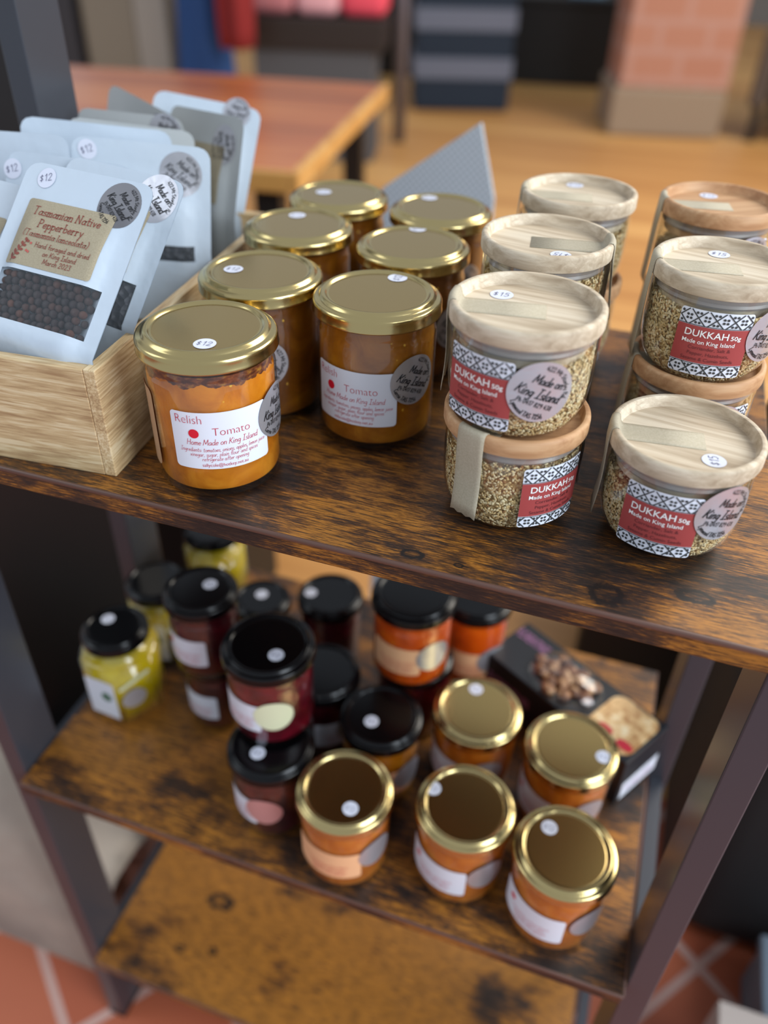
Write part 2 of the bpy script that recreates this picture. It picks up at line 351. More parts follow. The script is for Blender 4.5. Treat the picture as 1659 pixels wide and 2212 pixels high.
def bfont(bm, text, size, f, u=0, v=0, align='C', offset=0.0, h=.00015, shear=0, sx=1.0, fit=None):
    key = (text, offset, shear)
    if key not in _tc:
        cu = bpy.data.curves.new('t', 'FONT'); cu.body = text; cu.size = 1; cu.offset = offset; cu.shear = shear; cu.resolution_u = 3
        o = bpy.data.objects.new('t', cu); COL.objects.link(o); bpy.context.view_layer.update()
        me = bpy.data.meshes.new_from_object(o.evaluated_get(bpy.context.evaluated_depsgraph_get()))
        _tc[key] = ([tuple(q.co[:2]) for q in me.vertices], [tuple(p.vertices) for p in me.polygons])
        bpy.data.objects.remove(o); bpy.data.curves.remove(cu); bpy.data.meshes.remove(me)
    vs, fs = _tc[key]
    x0 = min(p[0] for p in vs); x1 = max(p[0] for p in vs); sh = -(x0 + x1)/2 if align == 'C' else -x0
    k = size / .73
    if fit: sx = fit / ((x1 - x0) * k)
    nv = [bm.verts.new(f(u + (x + sh) * k * sx, v + y * k, h)) for x, y in vs]
    for p in fs:
        try: bm.faces.new([nv[i] for i in p])
        except ValueError: pass

# ------------------------------------------------------------------ stickers and labels
def silver_sticker(parent, f, d=.034, town='Currie', blur=False, m='silver'):
    bm = bmesh.new(); m_disc(bm, d/2, f, .0002, rings=5); s = obj('silver_sticker', bm, M[m], parent, True)
    bm = bmesh.new(); k = d / .034; q = .0005
    write(bm, 'Made on', .0050*k, f, .0015*k, .0042*k, .10, slant=.25, h=q, fit=.0165*k)
    write(bm, 'King Island', .0056*k, f, -.0005*k, -.0035*k, .10, slant=.25, h=q, fit=.0245*k)
    write(bm, 'Ph 0417 829 438', .0026*k, f, 0, -.0082*k, .12, slant=.1, h=q, fit=.0195*k)
    write(bm, '422 Mt Stanley Rd', .0026*k, f, 0, 0, .12, h=q, arc=(.0124*k, R(52)), fit=.0225*k)
    write(bm, town + ' TAS 7256', .0028*k, f, 0, 0, .13, h=q, arc=(-.0152*k, R(-100)), fit=.0215*k)
    obj('lettering', bm, M['ink_black'], s); return s
def relish_label(parent, f):
    bm = bmesh.new(); m_rrect(bm, .059, .038, .0025, f, .0002); s = obj('label', bm, M['white_label'], parent, True)
    bm = bmesh.new(); q = .00045
    bfont(bm, 'Relish', .0058, f, -.0262, .0118, 'L', -.020, q, fit=.0155); bfont(bm, 'Tomato', .0054, f, -.0052, .0040, 'L', -.020, q, fit=.0220)
    write(bm, 'Home Made on King Island', .0038, f, .0005, -.0022, .062, slant=.2, h=q, fit=.0425)
    write(bm, 'Ingredients: tomatoes, onions, apples, lemon juice', .0028, f, .0008, -.0068, .058, slant=.2, h=q, fit=.0520)
    write(bm, 'vinegar, sugar, plain flour and spices', .0028, f, .0008, -.0100, .058, slant=.2, h=q, fit=.0410)
    write(bm, 'refrigerate after opening', .0028, f, .0010, -.0132, .058, slant=.2, h=q, fit=.0275)
    bfont(bm, 'sallycole@hotkey.net.au', .0024, f, .0005, -.0172, 'C', -.008, q, fit=.0270)
    obj('lettering', bm, M['ink_red'], s)
    bm = bmesh.new(); m_disc(bm, .0030, f, .00045, -.0160, .0052); obj('red_spot', bm, M['red_dot'], s)
    return s
def price_dot(parent, x, y, z, text='$12', rot=0, d=.0128, detail=True):
    f = lambda u, v, h=0: Vector((x + u*math.cos(rot) - v*math.sin(rot), y + u*math.sin(rot) + v*math.cos(rot), z + h))
    bm = bmesh.new(); m_disc(bm, d/2, f, .0002, n=32, rings=2); s = obj('price_dot', bm, M['dot'], parent)
    bm = bmesh.new(); write(bm, text, .0048, f, 0, -.0024, .065, slant=.15, h=.0004, track=1.5); obj('pen_price', bm, M['ink_pen'], s)
    return s
# ------------------------------------------------------------------ gold- and black-lid jars
HJ = .0962
def lid_bm(Rl, h, n=72):
    k = Rl / .041
    prof = [(0, h-.0016), (.0300*k, h-.0016), (.0308*k, h-.0016), (.0316*k, h-.0019), (.0322*k, h-.0016), (.0330*k, h-.0004), (.0345*k, h), (.0358*k, h-.0005), (.0366*k, h-.0020), (.0376*k, h-.0028), (.0392*k, h-.0030),
            (.0403*k, h-.0036), (.0409*k, h-.0048), (.0410*k, h-.0060), (.0410*k, h-.0104), (.0413*k, h-.0110), (.0410*k, h-.0117), (.0403*k, h-.0115), (.0401*k, h-.0080), (.0390*k, h-.0050), (0, h-.0045)]
    return lathe(prof, n)
def jar_shell(rb, h, rn):
    return lathe([(0, .0012), (rb-.010, .0010), (rb-.006, .0), (rb-.0035, .0), (rb-.0012, .0010), (rb, .0035), (rb, h-.0245), (rb-.0002, h-.0225), (rb-.0012, h-.0200), (rn+.0002, h-.0180), (rn, h-.0160), (rn, h-.0065)], 72)
def jar_fill(rb, h, rn, top):
    zt = h - top
    return lathe([(0, .0046), (rb-.006, .0042), (rb-.0022, .0058), (rb-.0014, .0085), (rb-.0014, h-.0245), (rb-.0026, h-.0205), (rn-.0014, h-.0180), (rn-.0014, zt), (rn-.006, zt-.0006), (0, zt-.0008)], 72)
def jar(name, label, cat, loc, rz, Rl=.041, h=HJ, fill='relish', lid='gold', group=None, rb=None, top=.012):
    rb = rb or Rl * .942; rn = Rl * .917
    o = thing(name, label, cat, loc, rz, group)
    sm(obj('glass_jar', jar_shell(rb, h, rn), M['glass'], o), 50)
    sm(obj('relish_filling' if 'relish' in fill else 'jam_filling', jar_fill(rb, h, rn, top), M[fill], o), 50)
    if lid == 'gold':
        b = lid_bm(Rl, h); l = obj('screw_lid', b, None, o, mats=[M['gold'], M['gold_panel']])
        for p in l.data.polygons:
            c = p.center
            if math.hypot(c.x, c.y) < .031 * Rl/.041 and c.z > h - .0025: p.material_index = 1
        sm(l, 60)
    else: sm(obj('screw_lid', lid_bm(Rl, h), M['black_lid'], o), 60)
    return o, rb
R2D = lambda d: R(d)
REL = 'gold-lidded relish jars on the top shelf'
def relish_jar(label, x, y, dot, drot, lab=None, st=None, fill='relish', top=.012, lrot=0):
    o, rb = jar('relish_jar', label, 'jar', (x, y, 0), 0, fill=fill, group=REL, top=top)
    price_dot(o, dot[0], dot[1], HJ-.0015, '$12', drot)
    if lab is not None: relish_label(o, cyl_map(rb, R(lab[0]), lab[1], .0001, lrot))
    if st is not None: silver_sticker(o, cyl_map(rb, R(st[0]), st[1], .0006, R(st[2])), town='Currie')
    return o

# ================================================================== SETTING
def struct(o): o['kind'] = 'structure'; return o
FZ = -.95
m = mat('terracotta_tiles', '#a5583c', .42); t = NT(m)
br = t.n('ShaderNodeTexBrick'); t.l(t.coord((1, 1, 1), rot=(0, 0, R(38))), br.inputs['Vector'])
br.offset = 0; br.inputs['Scale'].default_value = 1; br.inputs['Brick Width'].default_value = .2; br.inputs['Row Height'].default_value = .2; br.inputs['Mortar Size'].default_value = .007
br.inputs['Color1'].default_value = srgb('#b05a3c'); br.inputs['Color2'].default_value = srgb('#bb6747'); br.inputs['Mortar'].default_value = srgb('#c9a093'); t.col(br.outputs['Color'])
struct(obj('floor', bbox(-3, 3, -1.5, .62, FZ-.03, FZ), m))
M['boards'] = wood('tan_floorboards', '#b67d44', '#d09858', '#dfab68', .05, 0, .4)
struct(obj('floor', bbox(-9, 9, .62, 12, FZ-.03, FZ), M['boards']))
struct(obj('wall_back', bbox(-9, 9, 12, 12.1, FZ, 2.2), mat('grey_plaster', '#8b8782', .8)))

# ================================================================== SHELVING UNIT
XL, XR, DEP, T1 = -.2205, .3455, .356, .0155
unit = thing('shelving_unit', 'rustic brown wooden shelving unit with dark metal frame carrying all the jars', 'shelf', (0, 0, 0))
Z2, Z3 = -.389, -.758
for z, mm in ((0, 'shelf1'), (Z2, 'shelf2'), (Z3, 'shelf3')):
    s = obj('shelf', bbox(XL, XR, .0012, DEP, z-T1, z, bev=.0008), M[mm], unit)
    bm = bmesh.new(); box(bm, XL, XR, -.0004, .0022, z-.0034, z+.0002, bev=.0011, seg=3); obj('edge_strip', bm, M['bead'], s, True)
    if z: bm = bmesh.new(); box(bm, XR-.0006, XR+.0012, .001, DEP, z-.0034, z+.0002, bev=.0005, seg=2); obj('edge_strip', bm, M['bead'], s, True)
for x0, x1 in ((-.2430, -.2222), (.3476, .3684)):
    for y0 in (.0125, .2285):
        obj('post', bbox(x0, x1, y0, y0+.0485, FZ, .55 if y0 > .1 and x0 < 0 else -.0002, bev=.0012), M['steel'], unit)
    for z in (-.0, Z2, Z3):
        bm = bmesh.new(); xa = x0+.0215 if x0 < 0 else x0-.0009
        obj('side_rail', bbox(x0+.004, x1-.004, .0612, .2283, z-.040, z-.018), M['steel'], unit)
# feet so the frame ends cleanly on the tiles
for x0 in (-.2430, .3476):
    for y0 in (.0125, .2285): obj('foot_pad', bbox(x0-.001, x0+.0218, y0-.001, y0+.0495, FZ, FZ+.006), M['black_lid'], unit)

# ================================================================== RELISH JARS (top shelf)
relish_jar('gold-lidded tomato relish jar at the front left, beside the bamboo box corner', .0099, .0532, (.0103, -.0201), R(14), (-55.7, .0412), (4, .0475, -8), 'relish_gap', top=.0155)
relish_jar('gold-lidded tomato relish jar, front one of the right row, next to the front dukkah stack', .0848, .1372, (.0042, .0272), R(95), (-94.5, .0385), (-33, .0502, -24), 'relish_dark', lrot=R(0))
relish_jar('gold-lidded relish jar directly behind the front left relish jar', .0012, .1422, (-.0175, -.0044), R(12), (-150, .0412), (-67, .0468, -60), 'relish_shaded')
relish_jar('gold-lidded relish jar third from the front in the left row, pale bar reflected on lid', -.0135, .2375, (-.009, .0181), R(20), (-150, .041), None, 'relish_shaded')
relish_jar('gold-lidded relish jar at the far end of the left row', -.0135, .320, (-.0133, -.0007), R(10), (-120, .041), None, 'relish_shaded')
relish_jar('gold-lidded relish jar second from the front in the right row', .0790, .2310, (-.0063, .0307), R(60), (-150, .041), (-20, .044, -30), 'relish_shaded')
relish_jar('gold-lidded relish jar farthest back in the right row, before the grey woven screen', .0750, .3180, (-.0161, .021), R(30), (-150, .041), (-40, .044, -30), 'relish_shaded')
# strip labels on the left flank of the front jar: kraft slip and its white back label
jA = [o for o in COL.objects if o.name == 'relish_jar'][0]
bm = bmesh.new(); m_rrect(bm, .020, .052, .004, cyl_map(.0387, R(-138), .040, .0001), .0002, 10); obj('kraft_side_label', bm, mat('wood_print_label', '#b8906c', .5), jA, True)
bm = bmesh.new(); m_rrect(bm, .016, .040, .004, cyl_map(.0387, R(-171), .032, .0001), .0002, 10); obj('white_back_label', bm, M['white_label'], jA, True)

# ================================================================== DUKKAH JARS
HD, RW = .0676, .0411
ICO = None
def seed_mesh():
    global ICO
    b = bmesh.new(); bmesh.ops.create_icosphere(b, subdivisions=1, radius=1); v = [x.co.copy() for x in b.verts]; f = [[q.index for q in p.verts] for p in b.faces]; b.free(); ICO = (v, f)
seed_mesh()
GP = [(0, 0), (.022, 0), (.0285, .0012), (.0335, .0050), (.0368, .0110), (.0386, .0190), (.0393, .0290), (.0394, .0420), (.0392, .0520), (.0390, HD-.0108)]
def rad_at(z):
    for (r0, z0), (r1, z1) in zip(GP, GP[1:]):
        if z0 <= z <= z1 and z1 > z0: return r0 + (r1-r0)*(z-z0)/(z1-z0)
    return GP[-1][0]
def dukkah_fill(seed, tilt, lvl):
    rnd = random.Random(seed); bm = bmesh.new()
    def level(x, y): return lvl + tilt[0]*x + tilt[1]*y
    n = 48; rings = []
    zs = [.0016, .0035, .0065, .011, .018, .026, .034, 1]
    for z in zs:
        ring = []
        for i in range(n):
            a = 2*PI*i/n; r0 = rad_at(min(z, .05)) - .0026; top = level(r0*math.cos(a), r0*math.sin(a)) - .0015
            zz = min(z, top); r = rad_at(zz) - .0026; ring.append(bm.verts.new((r*math.cos(a), r*math.sin(a), zz)))
        rings.append(ring)
    for a, b in zip(rings, rings[1:]):
        for i in range(n): bm.faces.new((a[i], a[(i+1) % n], b[(i+1) % n], b[i]))
    bm.faces.new(rings[-1]); bm.faces.new(rings[0][::-1])
    V, F = ICO
    def seedat(p, nrm, big=1.0):
        L = rnd.uniform(.0011, .0016)*big; Wd = rnd.uniform(.0006, .0009)*big; H = rnd.uniform(.00035, .0006)*big
        t1 = nrm.orthogonal().normalized(); t1 = Matrix.Rotation(rnd.uniform(0, 2*PI), 3, nrm) @ t1; t2 = nrm.cross(t1)
        tl = rnd.uniform(-.35, .35); t1b = (t1*math.cos(tl) + nrm*math.sin(tl)); nb = (nrm*math.cos(tl) - t1*math.sin(tl))
        vs = [bm.verts.new(p + t1b*(c.x*L) + t2*(c.y*Wd) + nb*(c.z*H)) for c in V]
        mi = rnd.choices((1, 2, 3, 4), (38, 27, 27, 8))[0]
        for q in F:
            fc = bm.faces.new([vs[i] for i in q]); fc.material_index = mi; fc.smooth = True
    k = 0
    while k < 4300:
        a = rnd.uniform(0, 2*PI); z = rnd.uniform(.0012, .050); r = rad_at(z) - .0019
        if z > level(r*math.cos(a), r*math.sin(a)) + rnd.uniform(-.001, .0006): continue
        k += 1; dz = .001; sl = (rad_at(z+dz) - rad_at(max(z-dz, 0))) / (2*dz)
        nrm = Vector((math.cos(a), math.sin(a), -max(min(sl, 3), -1))).normalized(); seedat(Vector((r*math.cos(a), r*math.sin(a), z)), nrm)
    for k in range(900):
        a = rnd.uniform(0, 2*PI); r = .036*math.sqrt(rnd.random()); x, y = r*math.cos(a), r*math.sin(a)
        seedat(Vector((x, y, level(x, y) - .0008)), Vector((rnd.uniform(-.3, .3), rnd.uniform(-.3, .3), 1)).normalized(), rnd.choice((1, 1, 1, 1.7)))
    return bm
def cached_mesh(name, bm, mats, smooth=None):
    me = bpy.data.meshes.new(name); bm.to_mesh(me); bm.free()
    for x in mats: me.materials.append(x)
    if smooth:
        for p in me.polygons: p.use_smooth = True
        me.set_sharp_from_angle(angle=R(smooth))
    return me
SEEDM = [M['crumb'], M['seed_a'], M['seed_b'], M['seed_c'], M['seed_d']]
FILL = [cached_mesh('dukkah_seeds', dukkah_fill(3+i, tl, lv), SEEDM) for i, (tl, lv) in enumerate((((.22, .10), .0385), ((-.18, .16), .0400), ((.05, -.05), .0480)))]
ME_GLASS = cached_mesh('glass_tumbler', lathe(GP + [(.0376, HD-.0108), (.0376, .0520), (.0380, .0300)], 72), [M['glass']], 50)
LIDP = [(0, HD-.0062), (.0345, HD-.0062), (.0358, HD-.0062), (.0364, HD-.0056), (.0372, HD-.0010), (.0378, HD-.0002), (.0388, HD), (.0400, HD-.0002), (.0408, HD-.0010), (.0411, HD-.0024), (.0411, HD-.0088), (.0407, HD-.0100), (.0398, HD-.0105), (0, HD-.0105)]
ME_LID = [cached_mesh('wooden_lid', lathe(LIDP, 72), [M[k]], 40) for k in ('lidwood', 'lidwood2')]
ME_RING = cached_mesh('silicone_ring', lathe([(.0345, HD-.0105), (.0374, HD-.0105), (.0375, HD-.0125), (.0366, HD-.0140), (.0375, HD-.0155), (.0364, HD-.0170), (.0345, HD-.0170)], 64), [M['gasket']], 50)
ME_PLUG = [cached_mesh('lid_plug', lathe([(0, HD-.0105), (.0345, HD-.0105), (.0345, HD-.0222), (.0338, HD-.0230), (0, HD-.0230)], 64), [M[k]], 40) for k in ('lidwood', 'lidwood2')]
def dukkah_label(parent, f):
    bm = bmesh.new(); m_rrect(bm, .041, .0395, .0018, f, .0002); s = obj('label', bm, M['white_label'], parent, True)
    bm = bmesh.new(); m_rrect(bm, .041, .0222, .0001, f, .0004, v0=-.0010); obj('red_panel', bm, M['label_red'], s, True)
    # patterned bands: crossing diagonals with four-petalled flowers
    q = .0005
    for v0, v1 in ((.0106, .0192), (-.0192, -.0126)):
        bm = bmesh.new(); hgt = v1 - v0; p = .0100
        ribbon(bm, [(-.0205 + .041*i/24, v0 if v0 > 0 else v1) for i in range(25)], .0002, f, q)
        for i in range(-5, 6):
            for sgn in (1, -1):
                pts = []
                for k in range(13):
                    v = v0 + hgt*k/12; u = i*p/1 + sgn*(v - (.0149 if v0 > 0 else -.0159))
                    if abs(u) < .0203: pts.append((u, v))
                if len(pts) > 1: ribbon(bm, pts, .00034, f, q)
        for i in range(-9, 10):
            cu = (i + .5) * p / 2 * 1.0 if False else i * p / 2; odd = i % 2
            for vc in ((v0+v1)/2,) if odd else (v0+.0004, v1-.0004):
                for k in range(4):
                    a = PI/4 + k*PI/2 if True else 0; du, dv = .00145*math.cos(a), .00145*math.sin(a)
                    pu, pv = cu + du, vc + dv
                    if abs(pu) > .0195 or pv < v0+.0006 or pv > v1-.0006: continue
                    m_disc(bm, .00078, f, q, pu, pv, n=10, rings=1)
        obj('motif_band', bm, M['motif'], s)
    bm = bmesh.new(); bfont(bm, 'DUKKAH', .0042, f, -.0155, .0040, 'L', .012, .0006, fit=.0240); bfont(bm, '50g', .0027, f, .0098, .0040, 'L', .016, .0006, fit=.0058)
    bfont(bm, 'Made on King Island', .0026, f, -.0015, -.0003, 'C', .008, .0006, fit=.0290); obj('white_lettering', bm, M['ink_white'], s)
    bm = bmesh.new()
    for k, (tx, fw) in enumerate((('Corriander, Salt &', .0235), ('Pepper, Hazelnuts,', .0230), ('Sesame & Cumin Seeds', .0290))): bfont(bm, tx, .0022, f, 0, -.0038 - .0034*k, 'C', .0, .0006, fit=fw)
    obj('dark_lettering', bm, M['ink_dark_red'], s); return s
def tape(parent, ang, inner, zend, hang, wdt=.018, side=0, lift=0.0):
    """kraft tape: across the sunken lid, over the rim, down the flank. hang = outward gap of its lower end"""
    c, s = math.cos(ang), math.sin(ang); zr = HD
    path = [(inner, zr-.0059)] + [(x, zr-.0059) for x in (inner+(.0335-inner)*.5, .0330)] + [(.0352, zr-.0056), (.0362, zr-.0040), (.0370, zr-.0008), (.0380, zr+.0004), (.0392, zr+.0005), (.0405, zr+.0002), (.0414, zr-.0012), (.0417, zr-.004), (.0419, zr-.010)]
    for k in range(1, 7): path.append((.0419 + hang*(k/6)**1.3 - .0012*math.sin(PI*k/6)*(hang < .001), zr-.010 + (zend-(zr-.010))*k/6))
    bm = bmesh.new(); rows = []
    for i, (r, z) in enumerate(path):
        row = []
        for k in range(7):
            y = wdt*(k/6-.5); rr = r
            if r > .0335 and i <= 11: rr = math.sqrt(max(1e-9, r*r - y*y))
            elif i > 11: rr = math.sqrt(max(1e-9, r*r - y*y*.6))
            zz = z + lift*(r < .034)
            if i == len(path)-1: zz += .0011*(k % 2)
            row.append(bm.verts.new((rr*c - (y+side)*s, rr*s + (y+side)*c, zz)))
        rows.append(row)
    for a, b in zip(rows, rows[1:]):
        for k in range(6): bm.faces.new((a[k], a[k+1], b[k+1], b[k]))
    o = obj('kraft_tape', bm, M['kraft'], parent, True); md = o.modifiers.new('thick', 'SOLIDIFY'); md.thickness = .00025; md.offset = 1
    return o
DG = 'dukkah jars with wooden lids'
def dukkah_jar(label, x, y, z, var=0, wd=0, lab=None, st=None, tp=None, dot=None, drot=0, grain=0, rot=0):
    o = thing('dukkah_jar', label, 'jar', (x, y, z), 0, DG)
    for nm, me in (('glass_tumbler', ME_GLASS), ('dukkah_seeds', FILL[var]), ('wooden_lid', ME_LID[wd]), ('silicone_ring', ME_RING), ('lid_plug', ME_PLUG[wd])):
        p = bpy.data.objects.new(nm, me); COL.objects.link(p); p.parent = o
        if nm == 'wooden_lid': p.rotation_euler[2] = grain
        if nm == 'dukkah_seeds': p['kind'] = 'stuff'; p.rotation_euler[2] = rot
    if lab is not None: dukkah_label(o, cyl_map(.0394, R(lab), .0305, .0003))
    if st is not None: silver_sticker(o, cyl_map(.0394, R(st[0]), st[1], .0010, R(st[2])), town='Lymwood')
    if tp: tape(o, R(tp[0]), *tp[1:])
    if dot: price_dot(o, dot[0], dot[1], HD-.0061, '$15', drot)
    return o
ZS = .0615
dukkah_jar('lower dukkah jar of the front stack, zigzag-cut kraft tape down its front', .1896, .0784, 0, 2, 1, -40, (20, .034, -20), (-115.5, .008, .0120, .0005), None, 0, .3)
dukkah_jar('upper dukkah jar of the front stack, silver sticker facing the front', .1877, .0789, ZS, 0, 0, -114.5, (-64.5, .0352, -20), (188, -.010, .014, .0002, .0185), (-.017, .0155), R(5), R(-4), -.6)
dukkah_jar('single unstacked dukkah jar at the front right of the shelf', .2823, .0848, 0, 1, 0, -98.5, (-49, .0395, -14), (186, -.010, .010, .0008, .0175), (.0149, -.0168), R(100), R(-8))
dukkah_jar('lower dukkah jar of the right stack behind the single front dukkah jar', .2840, .1830, 0, 0, 1, -60, (-62, .036, 0), (190, 0, .012, .001), None, 0, .5)
dukkah_jar('upper dukkah jar of the right stack, label half covered at the frame edge', .2844, .1822, ZS, 1, 0, -88, (-36, .036, -12), (188, -.010, .004, .001, .0180), (-.0028, .0241), R(-6), R(-12), 1.1)
dukkah_jar('lower dukkah jar of the stack behind the front dukkah stack', .1800, .1870, 0, 0, 1, -60, None, (20, 0, .012, .001), None, 0, .2)
dukkah_jar('upper dukkah jar behind the front stack, tape over its right rim', .1794, .1853, ZS, 2, 0, -90, (20, .036, 0), (8, -.010, .020, .004, .020), (.0114, -.0176), R(176), R(-10), .4)
dukkah_jar('lower dukkah jar of the rear middle stack', .1845, .2890, 0, 1, 1, -60, None, (200, 0, .012, .001), None, 0, .2)
dukkah_jar('pale-lidded upper dukkah jar of the rear middle stack', .1835, .2901, ZS, 0, 0, -150, None, (188, -.010, .015, .002, .0185), (-.0069, .0289), 0, R(-12))
dukkah_jar('lower dukkah jar of the rear right stack', .2820, .3080, 0, 1, 1, -60, None, (200, 0, .012, .001), None, 0, .2)
dukkah_jar('upper dukkah jar of the rear right stack, tape hanging at its left', .2802, .3085, ZS, 0, 1, -60, (-50, .036, 0), (191, -.008, .006, .001, .018), (-.008, .023), 0, .6)

# ================================================================== BAMBOO BOX
BX = thing('bamboo_box', 'open pale bamboo box full of white pouches at the left end of the shelf', 'box', (-.0444, .0166, 0), R(4.5))
hb, wb, lb, tb = .0735, .165, .300, .0078
obj('front_panel', bbox(-wb, -tb-.0001, 0, tb, 0, hb-.0005, bev=.0006), M['bamboo'], BX)
obj('side_panel', bbox(-tb, 0, 0, lb, 0, hb, bev=.0007), M['bamboo_side'], BX)
obj('side_panel', bbox(-wb-tb, -wb-.0001, 0, lb, 0, hb, bev=.0007), M['bamboo_side'], BX)
obj('back_panel', bbox(-wb, -tb-.0001, lb-tb, lb, 0, hb-.0005, bev=.0006), M['bamboo'], BX)
obj('base_panel', bbox(-wb, -tb-.0001, tb+.0001, lb-tb-.0001, .001, .005), M['bamboo'], BX)

# ================================================================== POUCHES
PG = 'white stand-up pouches in the bamboo box'
def frame3(TL, TR, lean):
    TL, TR = Vector(TL), Vector(TR); X = (TR - TL).normalized(); Z = Vector((0, 0, 1)); Yb = Z.cross(X).normalized()
    U = (math.cos(lean)*Z + math.sin(lean)*Yb); U = (U - X*U.dot(X)).normalized(); N = X.cross(U).normalized()
    return TL, TR, X, U, N
def pouch(label, TL, TR, lean, dots=(), sticker=None, klabel=False, window=None, mt='pouch', name='stand_up_pouch', seeds=None, wavy=0.0, silver='silver'):
    TL, TR, X, U, N = frame3(TL, TR, lean); Wd = (TR - TL).length; T = (TL + TR)/2
    vr = (T.z - .0735 - .004) / max(.2, U.z)                    # distance from the top edge to the box rim
    o = thing(name, label, 'pouch', tuple(T), 0, PG)
    up = Vector((0, 0, 1)); rc = .009
    def pos(u, v, h):                                           # u from centre, v down from top
        if v <= vr: P = -U*v
        else: P = -U*vr - up*(v - vr)*.96
        q = max(0, min(1, (Wd/2 - .0075 - abs(u))/.014)); q = q*q*(3 - 2*q)
        b = .0050 * q * min(1, max(0, v-.018)/.03)
        w = wavy*math.sin(u*70+v*20)*min(1, v/.01+.4)
        return P + X*u + N*(h*(b + .0003) + w)
    tot = vr + (T.z - .0735)*0 + .055
    us = [-Wd/2 + Wd*i/22 for i in range(23)]; vs = [0, .0012, .0035, .007, .012] + [.018 + (tot-.018)*i/24 for i in range(25)]
    if window:
        wu0, wu1, wv0, wv1 = window
        for a in (wu0, wu1): us[min(range(23), key=lambda i: abs(us[i]-a))] = a
        for a in (wv0, wv1): vs[min(range(5, len(vs)), key=lambda i: abs(vs[i]-a))] = a
    for side in (1, -1):
        bm = bmesh.new(); rows = []
        for v in vs:
            c = 0 if v >= rc else rc - math.sqrt(max(0, rc*rc - (rc-v)**2))
            rows.append([bm.verts.new(pos(max(-Wd/2+c, min(Wd/2-c, u)), v, side)) for u in us])
        for j, (a, b) in enumerate(zip(rows, rows[1:])):
            for i in range(len(us)-1):
                if side == 1 and window and us[i] >= wu0-1e-6 and us[i+1] <= wu1+1e-6 and vs[j] >= wv0-1e-6 and vs[j+1] <= wv1+1e-6: continue
                bm.faces.new((a[i], b[i], b[i+1], a[i+1]))
        bmesh.ops.remove_doubles(bm, verts=bm.verts, dist=1e-6)
        obj('front_film' if side == 1 else 'back_film', bm, M[mt], o, True)
    C = Vector((0, 0, 0)); f = lambda u, v, h=0: pos(u, v, 1) + N*h
    fi = lambda u, v, h=0: f(u, -v, h)
    if window:
        bm = bmesh.new(); nu, nv = 14, 8; g = [[bm.verts.new(f(wu0 + (wu1-wu0)*i/nu, wv0 + (wv1-wv0)*k/nv, -.0002)) for i in range(nu+1)] for k in range(nv+1)]
        for k in range(nv):
            for i in range(nu): bm.faces.new((g[k][i], g[k+1][i], g[k+1][i+1], g[k][i+1]))
        obj('clear_window', bm, M['pouch_clear'], o, True)
    for u, v, tx in dots:
        g = lambda a, b, h=0, u=u, v=v: fi(u + a*.9 - b*.35, v + a*.35 + b*.9, h)
        bm = bmesh.new(); m_disc(bm, .0068, g, .0004, n=32, rings=2); s = obj('price_dot', bm, M['dot'], o)
        bm = bmesh.new(); write(bm, tx, .0048, g, 0, -.0022, .065, slant=.1, h=.0007, track=2); obj('pen_price', bm, M['ink_pen'], s)
    if sticker:
        u, v, d, rr = sticker; c, s_ = math.cos(rr), math.sin(rr)
        g = lambda a, b, h=0: fi(u + a*c - b*s_, v + a*s_ + b*c, h)
        silver_sticker(o, g, d, m=silver)
    return o, f, fi, (X, U, N, Wd, T)
# front pepperberry pouch ------------------------------------------------
p1, f, fi, ax = pouch('front white pouch with brown Tasmanian Native Pepperberry label and dark berries in its window', (-.1343, .1075, .1575), (-.0402, .0992, .1546), .774,
    dots=((-.0300, -.0090, '$12'),), sticker=(.0275, -.0165, .0295, R(-38)), window=(-.0375, .0375, .0695, .1005), name='pepperberry_pouch', silver='silver_dark_reflect')
X1, U1, N1, W1, T1v = ax
bm = bmesh.new(); m_rrect(bm, .0655, .0435, .0022, lambda u, v, h=0: fi(u, v, h), .0003, u0=-.0030, v0=-.0450); kl = obj('kraft_label', bm, M['kraft_label'], p1, True)
bm = bmesh.new(); q = .0006; cu = -.0025
write(bm, 'Tasmanian Native', .0054, fi, cu, -.0335, .10, serif=True, h=q, track=.6); write(bm, 'Pepperberry', .0054, fi, cu, -.0415, .10, serif=True, h=q, track=.6)
write(bm, '(Tasmannia lanceolata)', .0040, fi, cu, -.0480, .10, serif=True, h=q, track=.6)
write(bm, 'Hand foraged and dried', .0032, fi, cu+.0075, -.0541, .11, h=q, slant=.1, track=.8); write(bm, 'on King Island', .0032, fi, cu+.0075, -.0587, .11, h=q, slant=.1, track=.8); write(bm, 'March 2023', .0032, fi, cu+.0075, -.0634, .11, h=q, slant=.1, track=.8)
obj('lettering', bm, M['ink_brown'], kl)
bm = bmesh.new(); bu, bv = -.0300, -.0655                        # leafy sprig
ribbon(bm, [(bu + .00085*k, bv + .0015*k) for k in range(11)], .00022, fi, q)
for k in range(1, 11, 2):
    for sg in (1, -1):
        L = .0042 - .00018*k; bx_, by_ = bu + .00085*k, bv + .0015*k; an = R(60) + sg*R(48)
        dx, dy = math.cos(an), math.sin(an)
        lp = [(bx_ + dx*L*a + dy*w_*1.15, by_ + dy*L*a - dx*w_*1.15) for a, w_ in ((0, 0), (.3, .00055), (.6, .0008), (.85, .0005), (1, 0), (.85, -.0005), (.6, -.0008), (.3, -.00055))]
        m_poly(bm, lp, fi, q)
obj('leaf_sprig', bm, M['ink_brown'], kl)
bm = bmesh.new()
for a, b in ((-.0185, -.0525), (-.0200, -.0575), (-.0185, -.0580)): m_disc(bm, .0008, fi, q, a, b, n=10, rings=1)
obj('berry_spots', bm, M['ink_berry'], kl)
bm = bmesh.new(); rr = bmesh.ops.create_icosphere(bm, subdivisions=3, radius=1)
